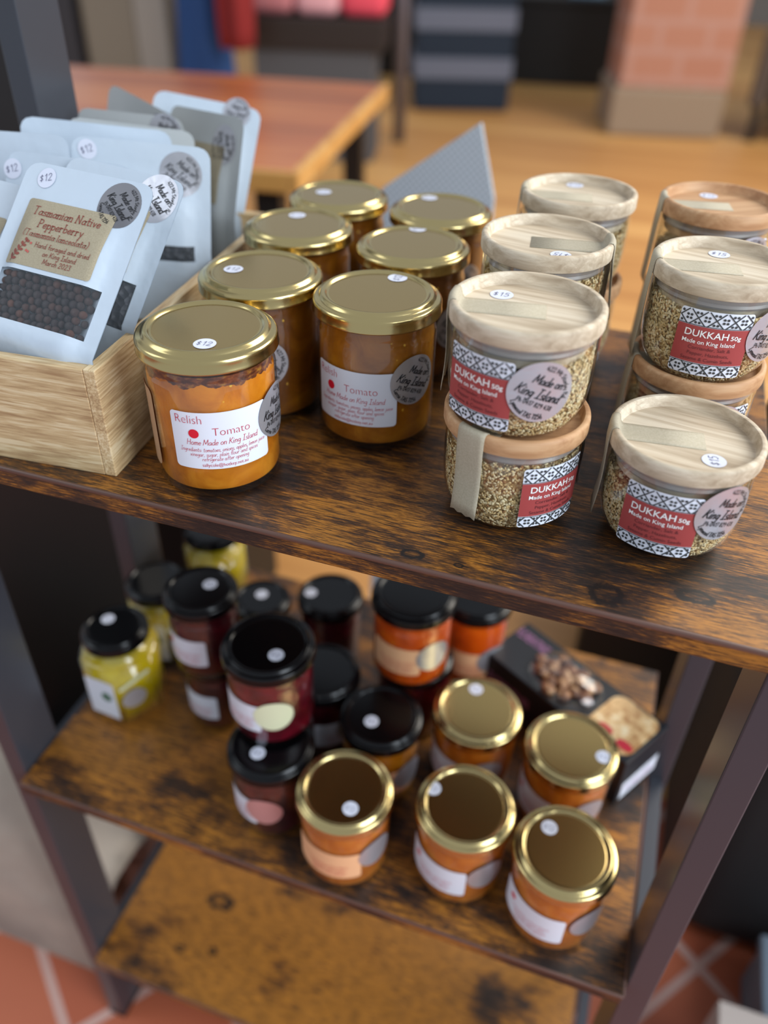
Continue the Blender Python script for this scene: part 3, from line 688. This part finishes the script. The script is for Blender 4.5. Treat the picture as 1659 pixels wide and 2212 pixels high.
for v in bm.verts:
    n_ = .5*math.sin(7*v.co.x+1) * math.sin(6*v.co.y+2) * math.sin(8*v.co.z); v.co *= 1 + .07*n_
ME_P = bpy.data.meshes.new('pepperberry'); bm.to_mesh(ME_P); bm.free(); ME_P.materials.append(M['pepper'])
for p in ME_P.polygons: p.use_smooth = True
rows = 0; vv = .0720; cnt = 0
while vv < .0995:
    uu = -.0360 + (.0027 if rows % 2 else 0)
    while uu < .0335 - (vv-.07)*.06 + .0015:
        b = bpy.data.objects.new('pepperberry', ME_P); COL.objects.link(b)
        P = T1v + f(uu + random.uniform(-.0006, .0006), vv + random.uniform(-.0005, .0005), -.0036 - random.uniform(0, .0010)); b.location = P
        s_ = random.uniform(.00245, .00295); b.scale = (s_, s_*random.uniform(.92, 1), s_); b.rotation_euler = [random.uniform(0, 6) for _ in range(3)]
        tag(b, 'round dried dark brown pepperberry behind the clear window of the front pouch', 'berry', 'dried pepperberries in the front pouch'); uu += .0053; cnt += 1
    vv += .0045; rows += 1
def dark_window(o, f, u0, u1, v0, v1):
    bm = bmesh.new(); g = [[bm.verts.new(f(u0+(u1-u0)*i/10, v0+(v1-v0)*k/6, -.0020)) for i in range(11)] for k in range(7)]
    g2 = [[bm.verts.new(f(u0+(u1-u0)*i/10, v0+(v1-v0)*k/6, -.0036)) for i in range(11)] for k in range(7)]
    for gg in (g, g2):
        for k in range(6):
            for i in range(10): bm.faces.new((gg[k][i], gg[k+1][i], gg[k+1][i+1], gg[k][i+1]))
    ob = obj('dark_dried_contents', bm, M['dark_seed'], o, True); ob['kind'] = 'stuff'
def klabel(o, f, w=.0655, h_=.0435, u0=-.003, v0=-.045):
    bm = bmesh.new(); m_rrect(bm, w, h_, .0022, f, .0003, u0=u0, v0=v0); obj('kraft_label', bm, M['kraft_label'], o, True)
o, f, fi, _ = pouch('white pouch directly behind the pepperberry pouch, pale silver sticker at its corner', (-.1310, .1420, .1530), (-.0385, .1300, .1490), .72, sticker=(.0290, -.0145, .032, R(-35)), window=(-.0375, .0375, .0700, .1000), silver='silver'); klabel(o, fi); dark_window(o, f, -.036, .036, .0712, .0990)
o, f, fi, _ = pouch('white pouch behind the pepperberry pouch at the far left, blank kraft label edge showing', (-.2230, .1180, .1440), (-.1290, .1060, .1400), .72, dots=((-.004, -.010, '$12'),)); klabel(o, fi)
o, f, fi, _ = pouch('white pouch with a curled top flap, behind the leftmost kraft-labelled pouch', (-.1800, .1420, .1520), (-.0870, .1455, .1500), .50, dots=((-.042, -.012, '$12'),), wavy=.0010)
o, f, fi, _ = pouch('white pouch in mid box with a large dark sticker at its right corner', (-.1575, .1790, .1555), (-.0690, .2150, .1475), .14, dots=((-.0370, -.0080, '$12'),), sticker=(.0270, -.0190, .0300, R(-35)), window=(-.036, .036, .0735-.005, .080)); dark_window(o, f, -.034, .034, .0690, .0795)
pouch('white pouch at the left of the mid box, plain top edge', (-.2460, .1600, .1560), (-.1580, .1770, .1555), .25)
pouch('white pouch with rounded top left corner just behind the mid box sticker pouch', (-.2120, .1960, .1600), (-.1130, .2370, .1500), .15, wavy=.0012)
pouch('greyish white pouch, narrow band visible below the pointed pouch', (-.1900, .2200, .1570), (-.1040, .2550, .1470), .12, mt='pouch_grey')
pouch('greyish white pouch with low flat top in the rear left of the box', (-.2080, .2570, .1550), (-.1170, .2620, .1540), .12, sticker=(.0300, -.012, .028, 0), mt='pouch_grey')
o, f, fi, _ = pouch('grey pouch with pointed left corner sticking up at the rear', (-.2140, .3130, .1630), (-.1290, .2850, .1450), .18, sticker=(.018, -.018, .030, R(-20)), mt='pouch_grey')
o, f, fi, _ = pouch('grey pouch second from the back with side sticker and kraft label', (-.1640, .3230, .1490), (-.0760, .2830, .1535), .28, sticker=(.0270, -.0220, .030, R(-60)), mt='pouch_grey'); klabel(o, fi)
o, f, fi, _ = pouch('rearmost tall white pouch with rounded right corner', (-.1850, .3340, .1570), (-.0930, .3480, .1460), .50, sticker=(.026, -.0060, .024, 0))

# ================================================================== MIDDLE SHELF JARS
def plain_label(o, rb, th, z, w, h_, m, spot=False):
    bm = bmesh.new(); f = cyl_map(rb, R(th), z, .0001); m_rrect(bm, w, h_, .003, f, .0002); s = obj('label', bm, M[m], o, True)
    bm = bmesh.new()
    for k in range(4): write(bm, ('Home Made on King Island', 'fruit sugar lemon juice', 'refrigerate after opening', 'Made on King Island')[k], .0026, f, .002, -.002 - .0036*k, .08, h=.0004, slant=.2)
    obj('lettering', bm, M['ink_red'], s)
    if spot: bm = bmesh.new(); m_disc(bm, .0032, f, .0005, -w*.27, h_*.2); obj('red_spot', bm, M['red_dot'], s)
def oval(o, rb, th, z, d, m):
    bm = bmesh.new(); m_disc(bm, d/2, cyl_map(rb, R(th), z, .0005), .0002, rings=5); obj('round_sticker', bm, M[m], o, True)
MG = 'gold-lidded jars on the middle shelf'; MB = 'black-lidded jars on the middle shelf'
def low_gold(label, x, y, dot, fill, lab, st):
    o, rb = jar('relish_jar', label, 'jar', (x, y, Z2), 0, fill=fill, group=MG, h=.0935); price_dot(o, dot[0], dot[1], .0920, '$12', 0)
    if lab: plain_label(o, rb, lab[0], .038, .062, .034, lab[1], lab[1] == 'white_label')
    if st is not None: oval(o, rb, st, .047, .033, 'silver')
    return o
low_gold('gold-lidded relish jar at the front right corner of the middle shelf', .2785, .0510, (-.0157, .0142), 'relish_orange', (-118, 'white_label'), -42)
low_gold('gold-lidded relish jar between the other two front gold-lidded jars on the middle shelf', .1949, .0625, (-.0295, .0055), 'relish_orange', (-116, 'white_label'), -45)
low_gold('gold-lidded jar with peach label, leftmost gold lid of the middle shelf', .0963, .0430, (.0111, -.0160), 'relish_orange', (-95, 'cream_label'), -28)
low_gold('gold-lidded relish jar behind the front middle one, below the boxed biscuits', .1803, .1620, (-.0071, .0213), 'relish_orange', (-130, 'white_label'), -60)
low_gold('gold-lidded relish jar beside the boxed biscuits on the middle shelf', .2683, .1500, (.0270, -.0021), 'relish_orange', (-130, 'white_label'), -50)
def low_black(label, x, y, z, Rl, h, fill, dot, lab=None, ov=None, spot=False, top=.012):
    o, rb = jar('jam_jar', label, 'jar', (x, y, z), 0, Rl=Rl, h=h, fill=fill, lid='black', group=MB, top=top)
    if dot: price_dot(o, dot[0], dot[1], h-.0015, '$12', 0)
    if lab: plain_label(o, rb, lab[0], h*.40, lab[2] if len(lab) > 2 else .05, .032, lab[1], spot)
    if ov: oval(o, rb, ov[0], h*.45, .034, ov[1])
    return o
HB = .0925
low_black('lower dark berry jam jar of the front left stack on the middle shelf', .0190, .0640, Z2, .0385, HB, 'berry_jam', (-.006, -.0135), (-130, 'white_label'), (-80, 'pink_label'))
low_black('upper red berry jam jar of the front left stack, cream round sticker', .0090, .0930, Z2+HB, .0395, HB, 'cherry_jam', (.012, -.010), (-118, 'white_label'), (-62, 'pale_label'))
low_black('lower dark jam jar of the small stack left of the tall berry stack', -.0820, .1480, Z2, .0335, .0900, 'berry_jam', None, (-110, 'white_label'))
low_black('upper dark jam jar of the small stack left of the tall berry stack', -.0800, .1370, Z2+.0900, .0340, .0900, 'berry_jam', (.0060, .0080), (-105, 'white_label'), None, True)
low_black('small black-lidded jam jar behind the small jam stack', -.0700, .2300, Z2, .0300, .0900, 'berry_jam', (-.002, .004), (-100, 'white_label'))
low_black('dark jam jar in the shadow behind the tall berry stack', .0290, .1560, Z2, .0370, .0935, 'berry_jam', None, (-40, 'white_label'), (-20, 'silver'))
low_black('black-lidded dark jam jar near the back edge of the middle shelf', -.0030, .2570, Z2, .0345, .0935, 'berry_jam', (-.0200, -.006))
low_black('black-lidded jar with peach label behind the leftmost gold-lidded jar', .0999, .1250, Z2, .0380, .0935, 'relish_dark', (-.006, -.0100), (-60, 'cream_label'), (-25, 'silver'))
low_black('lower black-lidded jar under the orange marmalade jar', .1060, .2080, Z2, .0380, .0925, 'cherry_jam', None, (-110, 'white_label'))
low_black('upper orange marmalade jar of its stack, bright peach label', .1050, .1950, Z2+.0925, .0385, .0925, 'marmalade', None, (-100, 'cream_label'), (-40, 'silver'))
low_black('orange marmalade jar behind the marmalade stack', .1480, .2850, Z2, .0360, .1150, 'marmalade', None, (-90, 'cream_label'), (-40, 'silver'))
def hex_jar(label, x, y, rz, r=.038, h=.092, dot=None, slip=True):
    o = thing('lemon_butter_jar', label, 'jar', (x, y, Z2), rz, 'lemon butter jars'); bh = h - .022
    def hexa(rr, z0, z1, bev):
        bm = bmesh.new(); a = [bm.verts.new((rr*math.cos(PI/3*k), rr*math.sin(PI/3*k), z0)) for k in range(6)]; b = [bm.verts.new((v.co.x, v.co.y, z1)) for v in a]
        bm.faces.new(a[::-1]); bm.faces.new(b)
        for k in range(6): bm.faces.new((a[k], a[(k+1) % 6], b[(k+1) % 6], b[k]))
        bmesh.ops.bevel(bm, geom=list(bm.edges), offset=bev, segments=3, affect='EDGES'); return bm
    obj('glass_jar', hexa(r, 0, bh, .004), M['glass'], o, True); obj('lemon_filling', hexa(r-.0016, .003, bh-.002, .004), M['lemon_butter'], o, True)
    b = lid_bm(.0325, h); sm(obj('screw_lid', b, M['black_lid'], o), 60)
    bm = lathe([(.0290, bh-.003), (.0290, h-.006)], 48); obj('jar_neck', bm, M['glass'], o, True)
    if dot: price_dot(o, dot[0], dot[1], h-.0015, '$12', -rz)
    for k, (mm, hh) in enumerate((('white_label', .052),)):
        ang = R(-90); ap = r*math.cos(PI/6)
        n = Vector((math.cos(ang), math.sin(ang), 0)); tx = Vector((-math.sin(ang), math.cos(ang), 0))
        g = lambda u, v, h_=0: n*(ap+.0005+h_) + tx*u + Vector((0, 0, .036+v))
        bm = bmesh.new(); m_rrect(bm, .034, hh, .002, g, .0002); s = obj('label', bm, M[mm], o)
        bm = bmesh.new(); m_disc(bm, .006, g, .0006, .006, .004, n=12, rings=1); obj('leaf_print', bm, mat('green_leaf_ink', '#3c6b4c', .5), s)
    if slip:
        ang = R(-30); n2 = Vector((math.cos(ang), math.sin(ang), 0)); t2 = Vector((-math.sin(ang), math.cos(ang), 0))
        g2 = lambda u, v, h_=0: n2*(r*.866+.0005+h_) + t2*u + Vector((0, 0, .038+v))
        bm = bmesh.new(); m_disc(bm, .0125, g2, .0004, -.006, -.002); obj('silver_sticker', bm, M['silver'], o)
        bm = bmesh.new(); ribbon(bm, [(-.017, .016), (.012, .026)], .0022, g2, .0003); obj('tape_strip', bm, M['pale_label'], o)
    return o
hex_jar('six-sided lemon butter jar at the front left of the middle shelf', -.1800, .1290, R(-4), .0415, .1040, (-.0120, .0060))
hex_jar('black-lidded lemon butter jar just behind the front left lemon butter jar', -.1830, .2080, R(10), .0370, .0980, None)
hex_jar('lemon butter jar at the rear left of the middle shelf, mostly hidden', -.1620, .2960, R(20), .0370, .1100, None, False)

# biscuit box ------------------------------------------------------------
bb = thing('biscuit_box', 'long black biscuit box with clear domed window and cookie picture on the middle shelf', 'box', (.262, .243, Z2+.0005), R(-31))
obj('carton', bbox(-.092, .086, -.033, .033, 0, .062, bev=.0015), mat('black_carton', '#1b1d22', .4), bb)
mt_c = mat('cookie_print', '#d8a868', .5); t = NT(mt_c); t.col(t.ramp(t.noise(t.coord((1, 1, 1)), 90, 3, .6), [(.35, '#b07c48'), (.55, '#e2bb84'), (.7, '#f0dcb4')]))
bm = bmesh.new(); ff = lambda u, v, h=0: Vector((u, v, .0622+h)); m_rrect(bm, .052, .060, .012, ff, .0001, u0=.056); ck = obj('cookie_picture', bm, mt_c, bb)
bm = bmesh.new(); m_disc(bm, .0085, ff, .0004, .048, -.016, sy=.6); m_disc(bm, .0085, ff, .0004, .072, -.018, sy=.6); obj('red_cherries', bm, mat('cherry_red_print', '#c5283a', .5), ck)
bm = bmesh.new(); bfont(bm, 'FLORENTINES', .012, ff, -.069, .010, 'C', .01, .0004, fit=.040); obj('pink_lettering', bm, mat('pink_purple_print', '#a875a0', .5), bb); bm = bmesh.new(); bfont(bm, 'FLORENTINES', .012, lambda u, v, h=0: Vector((u, -.0332-h, v)), -.055, .030, 'C', .01, .0004, fit=.055); obj('pink_lettering', bm, bpy.data.materials['pink_purple_print'], bb)
bm = bmesh.new(); bmesh.ops.create_uvsphere(bm, u_segments=32, v_segments=16, radius=1)
for v in bm.verts: v.co = Vector((-.012 + v.co.x*.040, -.001 + v.co.y*.031, .0625 + max(-.02, v.co.z)*.017))
obj('clear_dome', bm, M['glass'], bb, True)
mt_n = mat('brown_nut_biscuit', '#7a4c30', .5); t = NT(mt_n); t.col(t.ramp(t.vor(t.coord((1, 1, 1)), 160, out='Color'), [(.2, '#5c3826'), (.55, '#9a6848'), (.9, '#c9a27a')]))
for k in range(18):
    a = k*2.4; rr_ = .0078*math.sqrt(k); x, y = -.012 + rr_*math.cos(a)*1.0, -.001 + rr_*math.sin(a)*.74
    bm = bmesh.new(); bmesh.ops.create_icosphere(bm, subdivisions=2, radius=1)
    for v in bm.verts: v.co = Vector((x + v.co.x*.0078, y + v.co.y*.0062, .0660 + v.co.z*.0045))
    obj('nut_piece', bm, mt_n, bb, True)
bm = bmesh.new(); box(bm, .0861, .0866, -.028, .028, .004, .026); obj('white_end_label', bm, M['white_label'], bb)
bm = bmesh.new(); bfont(bm, 'FLORENTINES', .006, lambda u, v, h=0: Vector((.0867+h, u, v)), 0, .012, 'C', .01, .0003, sx=.8); obj('end_lettering', bm, bpy.data.materials['pink_purple_print'], bb)

# ================================================================== THINGS AROUND THE UNIT
sk = mat('beige_calico', '#b3a596', .9); t = NT(sk); t.bump(t.noise(t.coord((1, 1, 1)), 6, 4, .6), .6, .02)
t.col(t.ramp(t.noise(t.coord((1, 1, 1)), 5, 3, .6), [(.3, '#9a9086'), (.6, '#b8aa9b')]))
def sack_z(x, y):
    H = .36 - .20*max(0, min(1, (x + .42)/.145))**1.6; P = [(.05, 0), (.052, .45), (.075, .80), (.12, .98), (.17, .97), (.22, .80), (.27, .55), (.31, .25), (.33, 0)]
    for (a, p), (b, q_) in zip(P, P[1:]):
        if a <= y <= b: return FZ + H*(p + (q_-p)*(y-a)/(b-a))
    return FZ
bm = bmesh.new(); ys_ = [.05, .052, .06, .075, .095, .12, .145, .17, .195, .22, .245, .27, .29, .31, .32, .33]; xs_ = [-.84 + .565*i/24 for i in range(25)]
g_ = [[bm.verts.new((x, y, sack_z(x, y) if 0 < i < 24 else (sack_z(x, y)*.94 + FZ*.06))) for y in ys_] for i, x in enumerate(xs_)]
for a, b in zip(g_, g_[1:]):
    for i in range(len(ys_)-1): bm.faces.new((a[i], b[i], b[i+1], a[i+1]))
for row in (g_[0], g_[-1]):
    f0 = [bm.verts.new((v.co.x, v.co.y, FZ)) for v in row]
    for i in range(len(row)-1): bm.faces.new((row[i], row[i+1], f0[i+1], f0[i]))
tag(obj('cloth_sack', bm, sk, None, True), 'beige calico sack lying on the tiles left of the shelving unit', 'sack')
cb = thing('dark_cabinet', 'low near-black cabinet standing behind the left end of the shelving unit', 'cabinet', (-.78, .74, FZ))
dk = mat('near_black_wood', '#15110f', .5)
obj('body', bbox(-.45, .38, -.16, .16, .03, .78, bev=.004), dk, cb); obj('top', bbox(-.46, .39, -.17, .17, .7805, .80, bev=.003), dk, cb); obj('plinth', bbox(-.43, .36, -.14, .14, 0, .0295), dk, cb)
bd = thing('black_board', 'tall black board with thin beige edge strip, left of the rear post', 'board', (-.352, .385, FZ))
obj('panel', bbox(-.30, -.004, .0, .012, 0, 1.42), dk, bd); obj('edge_trim', bbox(-.0039, .0, -.001, .013, 0, 1.42), mat('beige_trim', '#6d6558', .5), bd)
obj('foot', bbox(-.30, 0, -.05, .06, 0, .01), dk, bd)
gp = thing('woven_screen', 'grey woven screen with a slanted top edge standing behind the gold-lidded jars', 'screen', (0, .60, FZ))
mg = mat('grey_weave', '#a8b0b6', .8); t = NT(mg); ck2 = t.n('ShaderNodeTexChecker'); ck2.inputs['Scale'].default_value = 260; ck2.inputs[1].default_value = srgb('#b6bfc6'); ck2.inputs[2].default_value = srgb('#98a1a8'); t.l(t.coord(), ck2.inputs['Vector']); t.col(ck2.outputs[0])
def prism(pts, y0, y1):
    bm = bmesh.new(); a = [bm.verts.new((x, y0, z)) for x, z in pts]; b = [bm.verts.new((x, y1, z)) for x, z in pts]
    bm.faces.new(a); bm.faces.new(b[::-1]); n = len(pts)
    for i in range(n): bm.faces.new((a[i], b[i], b[(i+1) % n], a[(i+1) % n]))
    return bm
obj('woven_sheet', prism([(-.079, -.0), (.056, -.0), (.061, .9729+0), (.0391, 1.0496), (-.0698, .9706)], -.004, .004), mg, gp); obj('foot', bbox(-.08, .06, -.10, .10, -.0, .012), dk, gp)
gp.location.z = FZ
# dining table in the background
tb_ = thing('wooden_table', 'orange-brown wooden table with paler edge in the background beyond the pouches', 'table', (-.67, 2.41, FZ), R(188))
tw = wood('orange_table_wood', '#8f4a1e', '#b5622f', '#c4773f', .06, 0, .25); te = wood('pale_table_edge', '#b98544', '#d09a55', '#dcae6a', .1, 1, .4)
obj('tabletop', bbox(.02, 1.9, .02, 1.04, .712, .75, bev=.004), tw, tb_)
obj('edge_band', bbox(0, .0199, 0, 1.06, .705, .751, bev=.004), te, tb_); obj('edge_band', bbox(.02, 1.9, 1.0401, 1.06, .705, .751, bev=.004), te, tb_)
for a, b in ((.06, .08), (.06, .95), (1.8, .08), (1.8, .95)): obj('leg', bbox(a, a+.06, b, b+.06, 0, .7118), dk, tb_)
tag(obj('steel_pole', lathe([(0, FZ), (.035, FZ), (.035, .60), (0, .60)], 24, x=-1.40, y=4.80), mat('lavender_grey_steel', '#77737c', .4, .4), None, True), 'grey steel pole standing on the floorboards right of the wooden table', 'pole')
# navy striped stand
ns = thing('striped_stand', 'navy stand wrapped in cloth with pale grey horizontal stripes', 'stand', (-1.36, 6.05, FZ), R(20))
obj('cloth_block', bbox(-.33, .33, -.26, .26, .0, 1.15, bev=.02), mat('navy_cloth', '#1d2c3e', .8), ns); sgm = mat('pale_stripe', '#6d7486', .8)
for k in range(4): obj('stripe', bbox(-.335+.0, .335, -.265, .265, .20+.29*k, .33+.29*k, bev=.004), sgm, ns)
bc = thing('black_counter', 'long low black counter across the back of the room', 'counter', (-1.35, 7.25, FZ), R(8))
bk = mat('black_counter_paint', '#121212', .5)
obj('body', bbox(-1.3, 1.15, -.25, .25, .0, .56, bev=.01), bk, bc); obj('top', bbox(-1.33, 1.18, -.28, .28, .5601, .60, bev=.005), bk, bc)
for x, w_, c_, lb in ((-.70, .28, '#9fc0d8', 'pale blue carton on the black counter beside the brick pillar'), (-.34, .22, '#a9a3b4', 'lavender grey carton on the black counter nearest the brick pillar'), (-1.95, .30, '#8795a3', 'grey blue carton on the black counter left of the striped stand')):
    o = thing('carton', lb, 'box', (x, 7.25 + (x+1.35)*.14, FZ+.6005), R(8), 'cartons on the black counter'); pm = mat('carton_' + c_[1:], c_, .6)
    obj('body', bbox(-w_/2, w_/2, -.1, .1, 0, .22, bev=.004), pm, o); obj('lid', bbox(-w_/2-.004, w_/2+.004, -.104, .104, .2201, .26, bev=.004), pm, o)
# brick pillar
mb = mat('pink_brick', '#a86a55', .8); t = NT(mb); br = t.n('ShaderNodeTexBrick'); t.l(t.coord((1, 1, 1), rot=(R(90), 0, 0)), br.inputs['Vector']); br.inputs['Scale'].default_value = 1; br.inputs['Brick Width'].default_value = .30; br.inputs['Row Height'].default_value = .16; br.inputs['Mortar Size'].default_value = .02
br.inputs['Color1'].default_value = srgb('#b37c66'); br.inputs['Color2'].default_value = srgb('#b8836d'); br.inputs['Mortar'].default_value = srgb('#bb8f80'); t.col(br.outputs['Color'])
bp_ = thing('brick_pillar', 'pinkish brick pillar on a beige stone base at the back right', 'pillar', (.06, 5.90, FZ), R(14))
obj('stone_base', bbox(-.37, .33, -.30, .30, 0, .28, bev=.02), mat('beige_stone', '#9a8874', .8), bp_); obj('brick_shaft', bbox(-.34, .33, -.28, .28, .2801, 1.9, bev=.01), mb, bp_)
ch = thing('brown_armchair', 'grey-brown armchair at the right edge behind the brick pillar', 'chair', (1.05, 5.9, FZ), R(-12))
cm = mat('grey_brown_cloth', '#5b5048', .9)
obj('seat', bbox(-.32, .32, -.30, .30, .25, .46, bev=.04, seg=4), cm, ch); obj('backrest', bbox(-.32, .32, .3001, .44, .25, .98, bev=.05, seg=4), cm, ch)
for x in (-.42, .3201): obj('armrest', bbox(x, x+.0998, -.30, .44, .20, .62, bev=.03, seg=4), cm, ch)
for x in (-.38, .33):
    for y in (-.26, .36): obj('leg', bbox(x, x+.05, y, y+.05, 0, .1999), dk, ch)
# behind the table
cu_ = thing('cream_cupboard', 'cream cupboard standing behind the wooden table', 'cupboard', (-2.72, 4.15, FZ), R(18))
obj('body', bbox(-.24, .22, -.18, .18, .05, .98, bev=.01), mat('cream_paint', '#8f8474', .6), cu_); obj('plinth', bbox(-.22, .20, -.16, .16, 0, .0499), dk, cu_)
obj('door', bbox(-.22, .04, -.197, -.1801, .10, .93, bev=.004), mat('cream_door', '#857c6e', .6), cu_); obj('door', bbox(.045, .21, -.197, -.1801, .10, .93, bev=.004), mat('pale_grey_door', '#9d978f', .6), cu_)
dc = thing('dark_cupboard', 'dark grey cupboard left of the cream cupboard', 'cupboard', (-3.22, 3.96, FZ), R(18))
obj('body', bbox(-.34, .26, -.18, .18, .05, .86, bev=.01), mat('dark_grey_paint', '#35343a', .6), dc); obj('plinth', bbox(-.32, .24, -.16, .16, 0, .0499), dk, dc)
gl = thing('grey_bowl', 'pale grey bowl on the dark grey cupboard', 'bowl', (-3.12, 3.98, FZ+.8605)); sm(obj('bowl_body', lathe([(0, .0), (.05, .0), (.10, .05), (.13, .12), (.125, .12), (.09, .055), (0, .02)], 32), mat('pale_grey_glaze', '#a9abad', .4), gl), 60)
def cloth(name, label, cat, x, y, z0, z1, w, colr, amp=.03, waves=4, rz=0, legs=False):
    bm = bmesh.new(); n = 40
    def ring(z, k): return [bm.verts.new((w*.5*math.cos(a)*k*(1 + .06*math.sin(a*waves*2+z*3)), (.09 + amp*math.sin(a*waves))*math.sin(a)*k, z)) for a in [2*PI*i/n for i in range(n)]]
    rs = [ring(z0 + (z1-z0)*j/12, 1 + .10*math.sin(j*.7)) for j in range(13)]
    for a, b in zip(rs, rs[1:]):
        for i in range(n): bm.faces.new((a[i], a[(i+1) % n], b[(i+1) % n], b[i]))
    bm.faces.new(rs[0][::-1]); bm.faces.new(rs[-1]); o = obj(name, bm, mat(name + '_cloth', colr, .9), None, True); o.location = (x, y, FZ); o.rotation_euler = (0, 0, rz); return tag(o, label, cat)
cloth('jeans_stand_in', 'blue cloth stand-in for a likely person in jeans behind the wooden table, reaching the floor', 'cloth', -2.26, 4.06, .0, 1.5, .28, '#2c4f86', rz=R(15))  # cloth shape standing in for a likely person in jeans
cloth('red_bag_stand_in', 'dark red cloth stand-in for the bag of the likely person in jeans', 'cloth', -1.99, 3.92, .58, 1.5, .17, '#8a2323', rz=R(15))  # cloth shape standing in for that person's red bag
bn = thing('dark_bench', 'dark brown bench with pink and red cushions behind the wooden table', 'bench', (-1.72, 4.38, FZ), R(14))
obj('seat_board', bbox(-.36, .36, -.20, .20, .55, .70, bev=.01), mat('dark_brown_bench', '#2a201c', .5), bn); obj('skirt', bbox(-.34, .30, -.18, .18, .0, .5499), mat('grey_skirt', '#55565a', .8), bn)
for k, (x, c_) in enumerate(((-.24, '#c98288'), (.0, '#efb4bc'), (.24, '#ee5468'))):
    bm = bmesh.new(); box(bm, -.118, .118, -.16, .16, 0, .15, bev=.05, seg=4); o = obj('cushion', bm, mat('cushion_%d' % k, c_, .9), None, True)
    r_ = R(14); o.location = (-1.72 + x*math.cos(r_), 4.38 + x*math.sin(r_), FZ+.7005); o.rotation_euler = (0, 0, r_)
    tag(o, ('dusty pink cushion, left one on the dark bench', 'pale pink cushion in the middle of the dark bench', 'bright pinkish red cushion, right one on the dark bench')[k], 'cushion', 'cushions on the dark bench')
# lower right
bcx = thing('black_crate', 'low black crate on the boards behind the right half of the shelving unit', 'crate', (.56, 1.0, FZ), R(0)); bkx = mat('black_crate_plastic', '#131212', .5)
obj('crate_body', bbox(-.30, .40, -.20, .20, 0, .23, bev=.01), bkx, bcx); obj('crate_rim', bbox(-.31, .41, -.21, .21, .2301, .26, bev=.006), bkx, bcx)
bg = thing('black_bag', 'large black bag standing on the tiles right of the shelving unit', 'bag', (.70, .56, FZ)); bkc = mat('black_fabric', '#0d0d0f', .7)
bm = bmesh.new(); box(bm, -.25, .35, -.18, .22, 0, .52, bev=.07, seg=5); obj('bag_body', bm, bkc, bg, True)
bm = bmesh.new()
pts = [Vector((.05 + .14*math.cos(a), 0, .50 + .16*math.sin(a))) for a in [PI*i/16 for i in range(17)]]
for s_ in (-1,):
    rr = []
    for p in pts: rr.append([bm.verts.new(p + Vector((0, .012*math.cos(b), .0)) + (p - Vector((.05, 0, .50))).normalized()*.012*math.sin(b)) for b in [2*PI*k/8 for k in range(8)]])
    for a, b in zip(rr, rr[1:]):
        for k in range(8): bm.faces.new((a[k], a[(k+1) % 8], b[(k+1) % 8], b[k]))
obj('handle', bm, bkc, bg, True)
gc = thing('grey_crate', 'blue-grey crate on the tiles, between the black bag and the beige carton', 'crate', (.74, .30, FZ)); gm = mat('blue_grey_plastic', '#6d7883', .5)
obj('crate_body', bbox(-.155, .24, -.045, .055, 0, .10, bev=.006), gm, gc); obj('crate_rim', bbox(-.16, .245, -.05, .06, .1001, .12, bev=.004), gm, gc)
bx2 = thing('beige_carton', 'pale beige carton on the tiles at the lower right corner', 'box', (.68, .12, FZ)); pm = mat('pale_beige_card', '#b9aaa0', .8)
obj('carton_body', bbox(-.16, .2, -.13, .12, 0, .14, bev=.004), pm, bx2); obj('flap', bbox(-.158, .198, -.128, -.006, .1401, .1435), pm, bx2); obj('flap', bbox(-.158, .198, -.004, .118, .1401, .1435), pm, bx2)
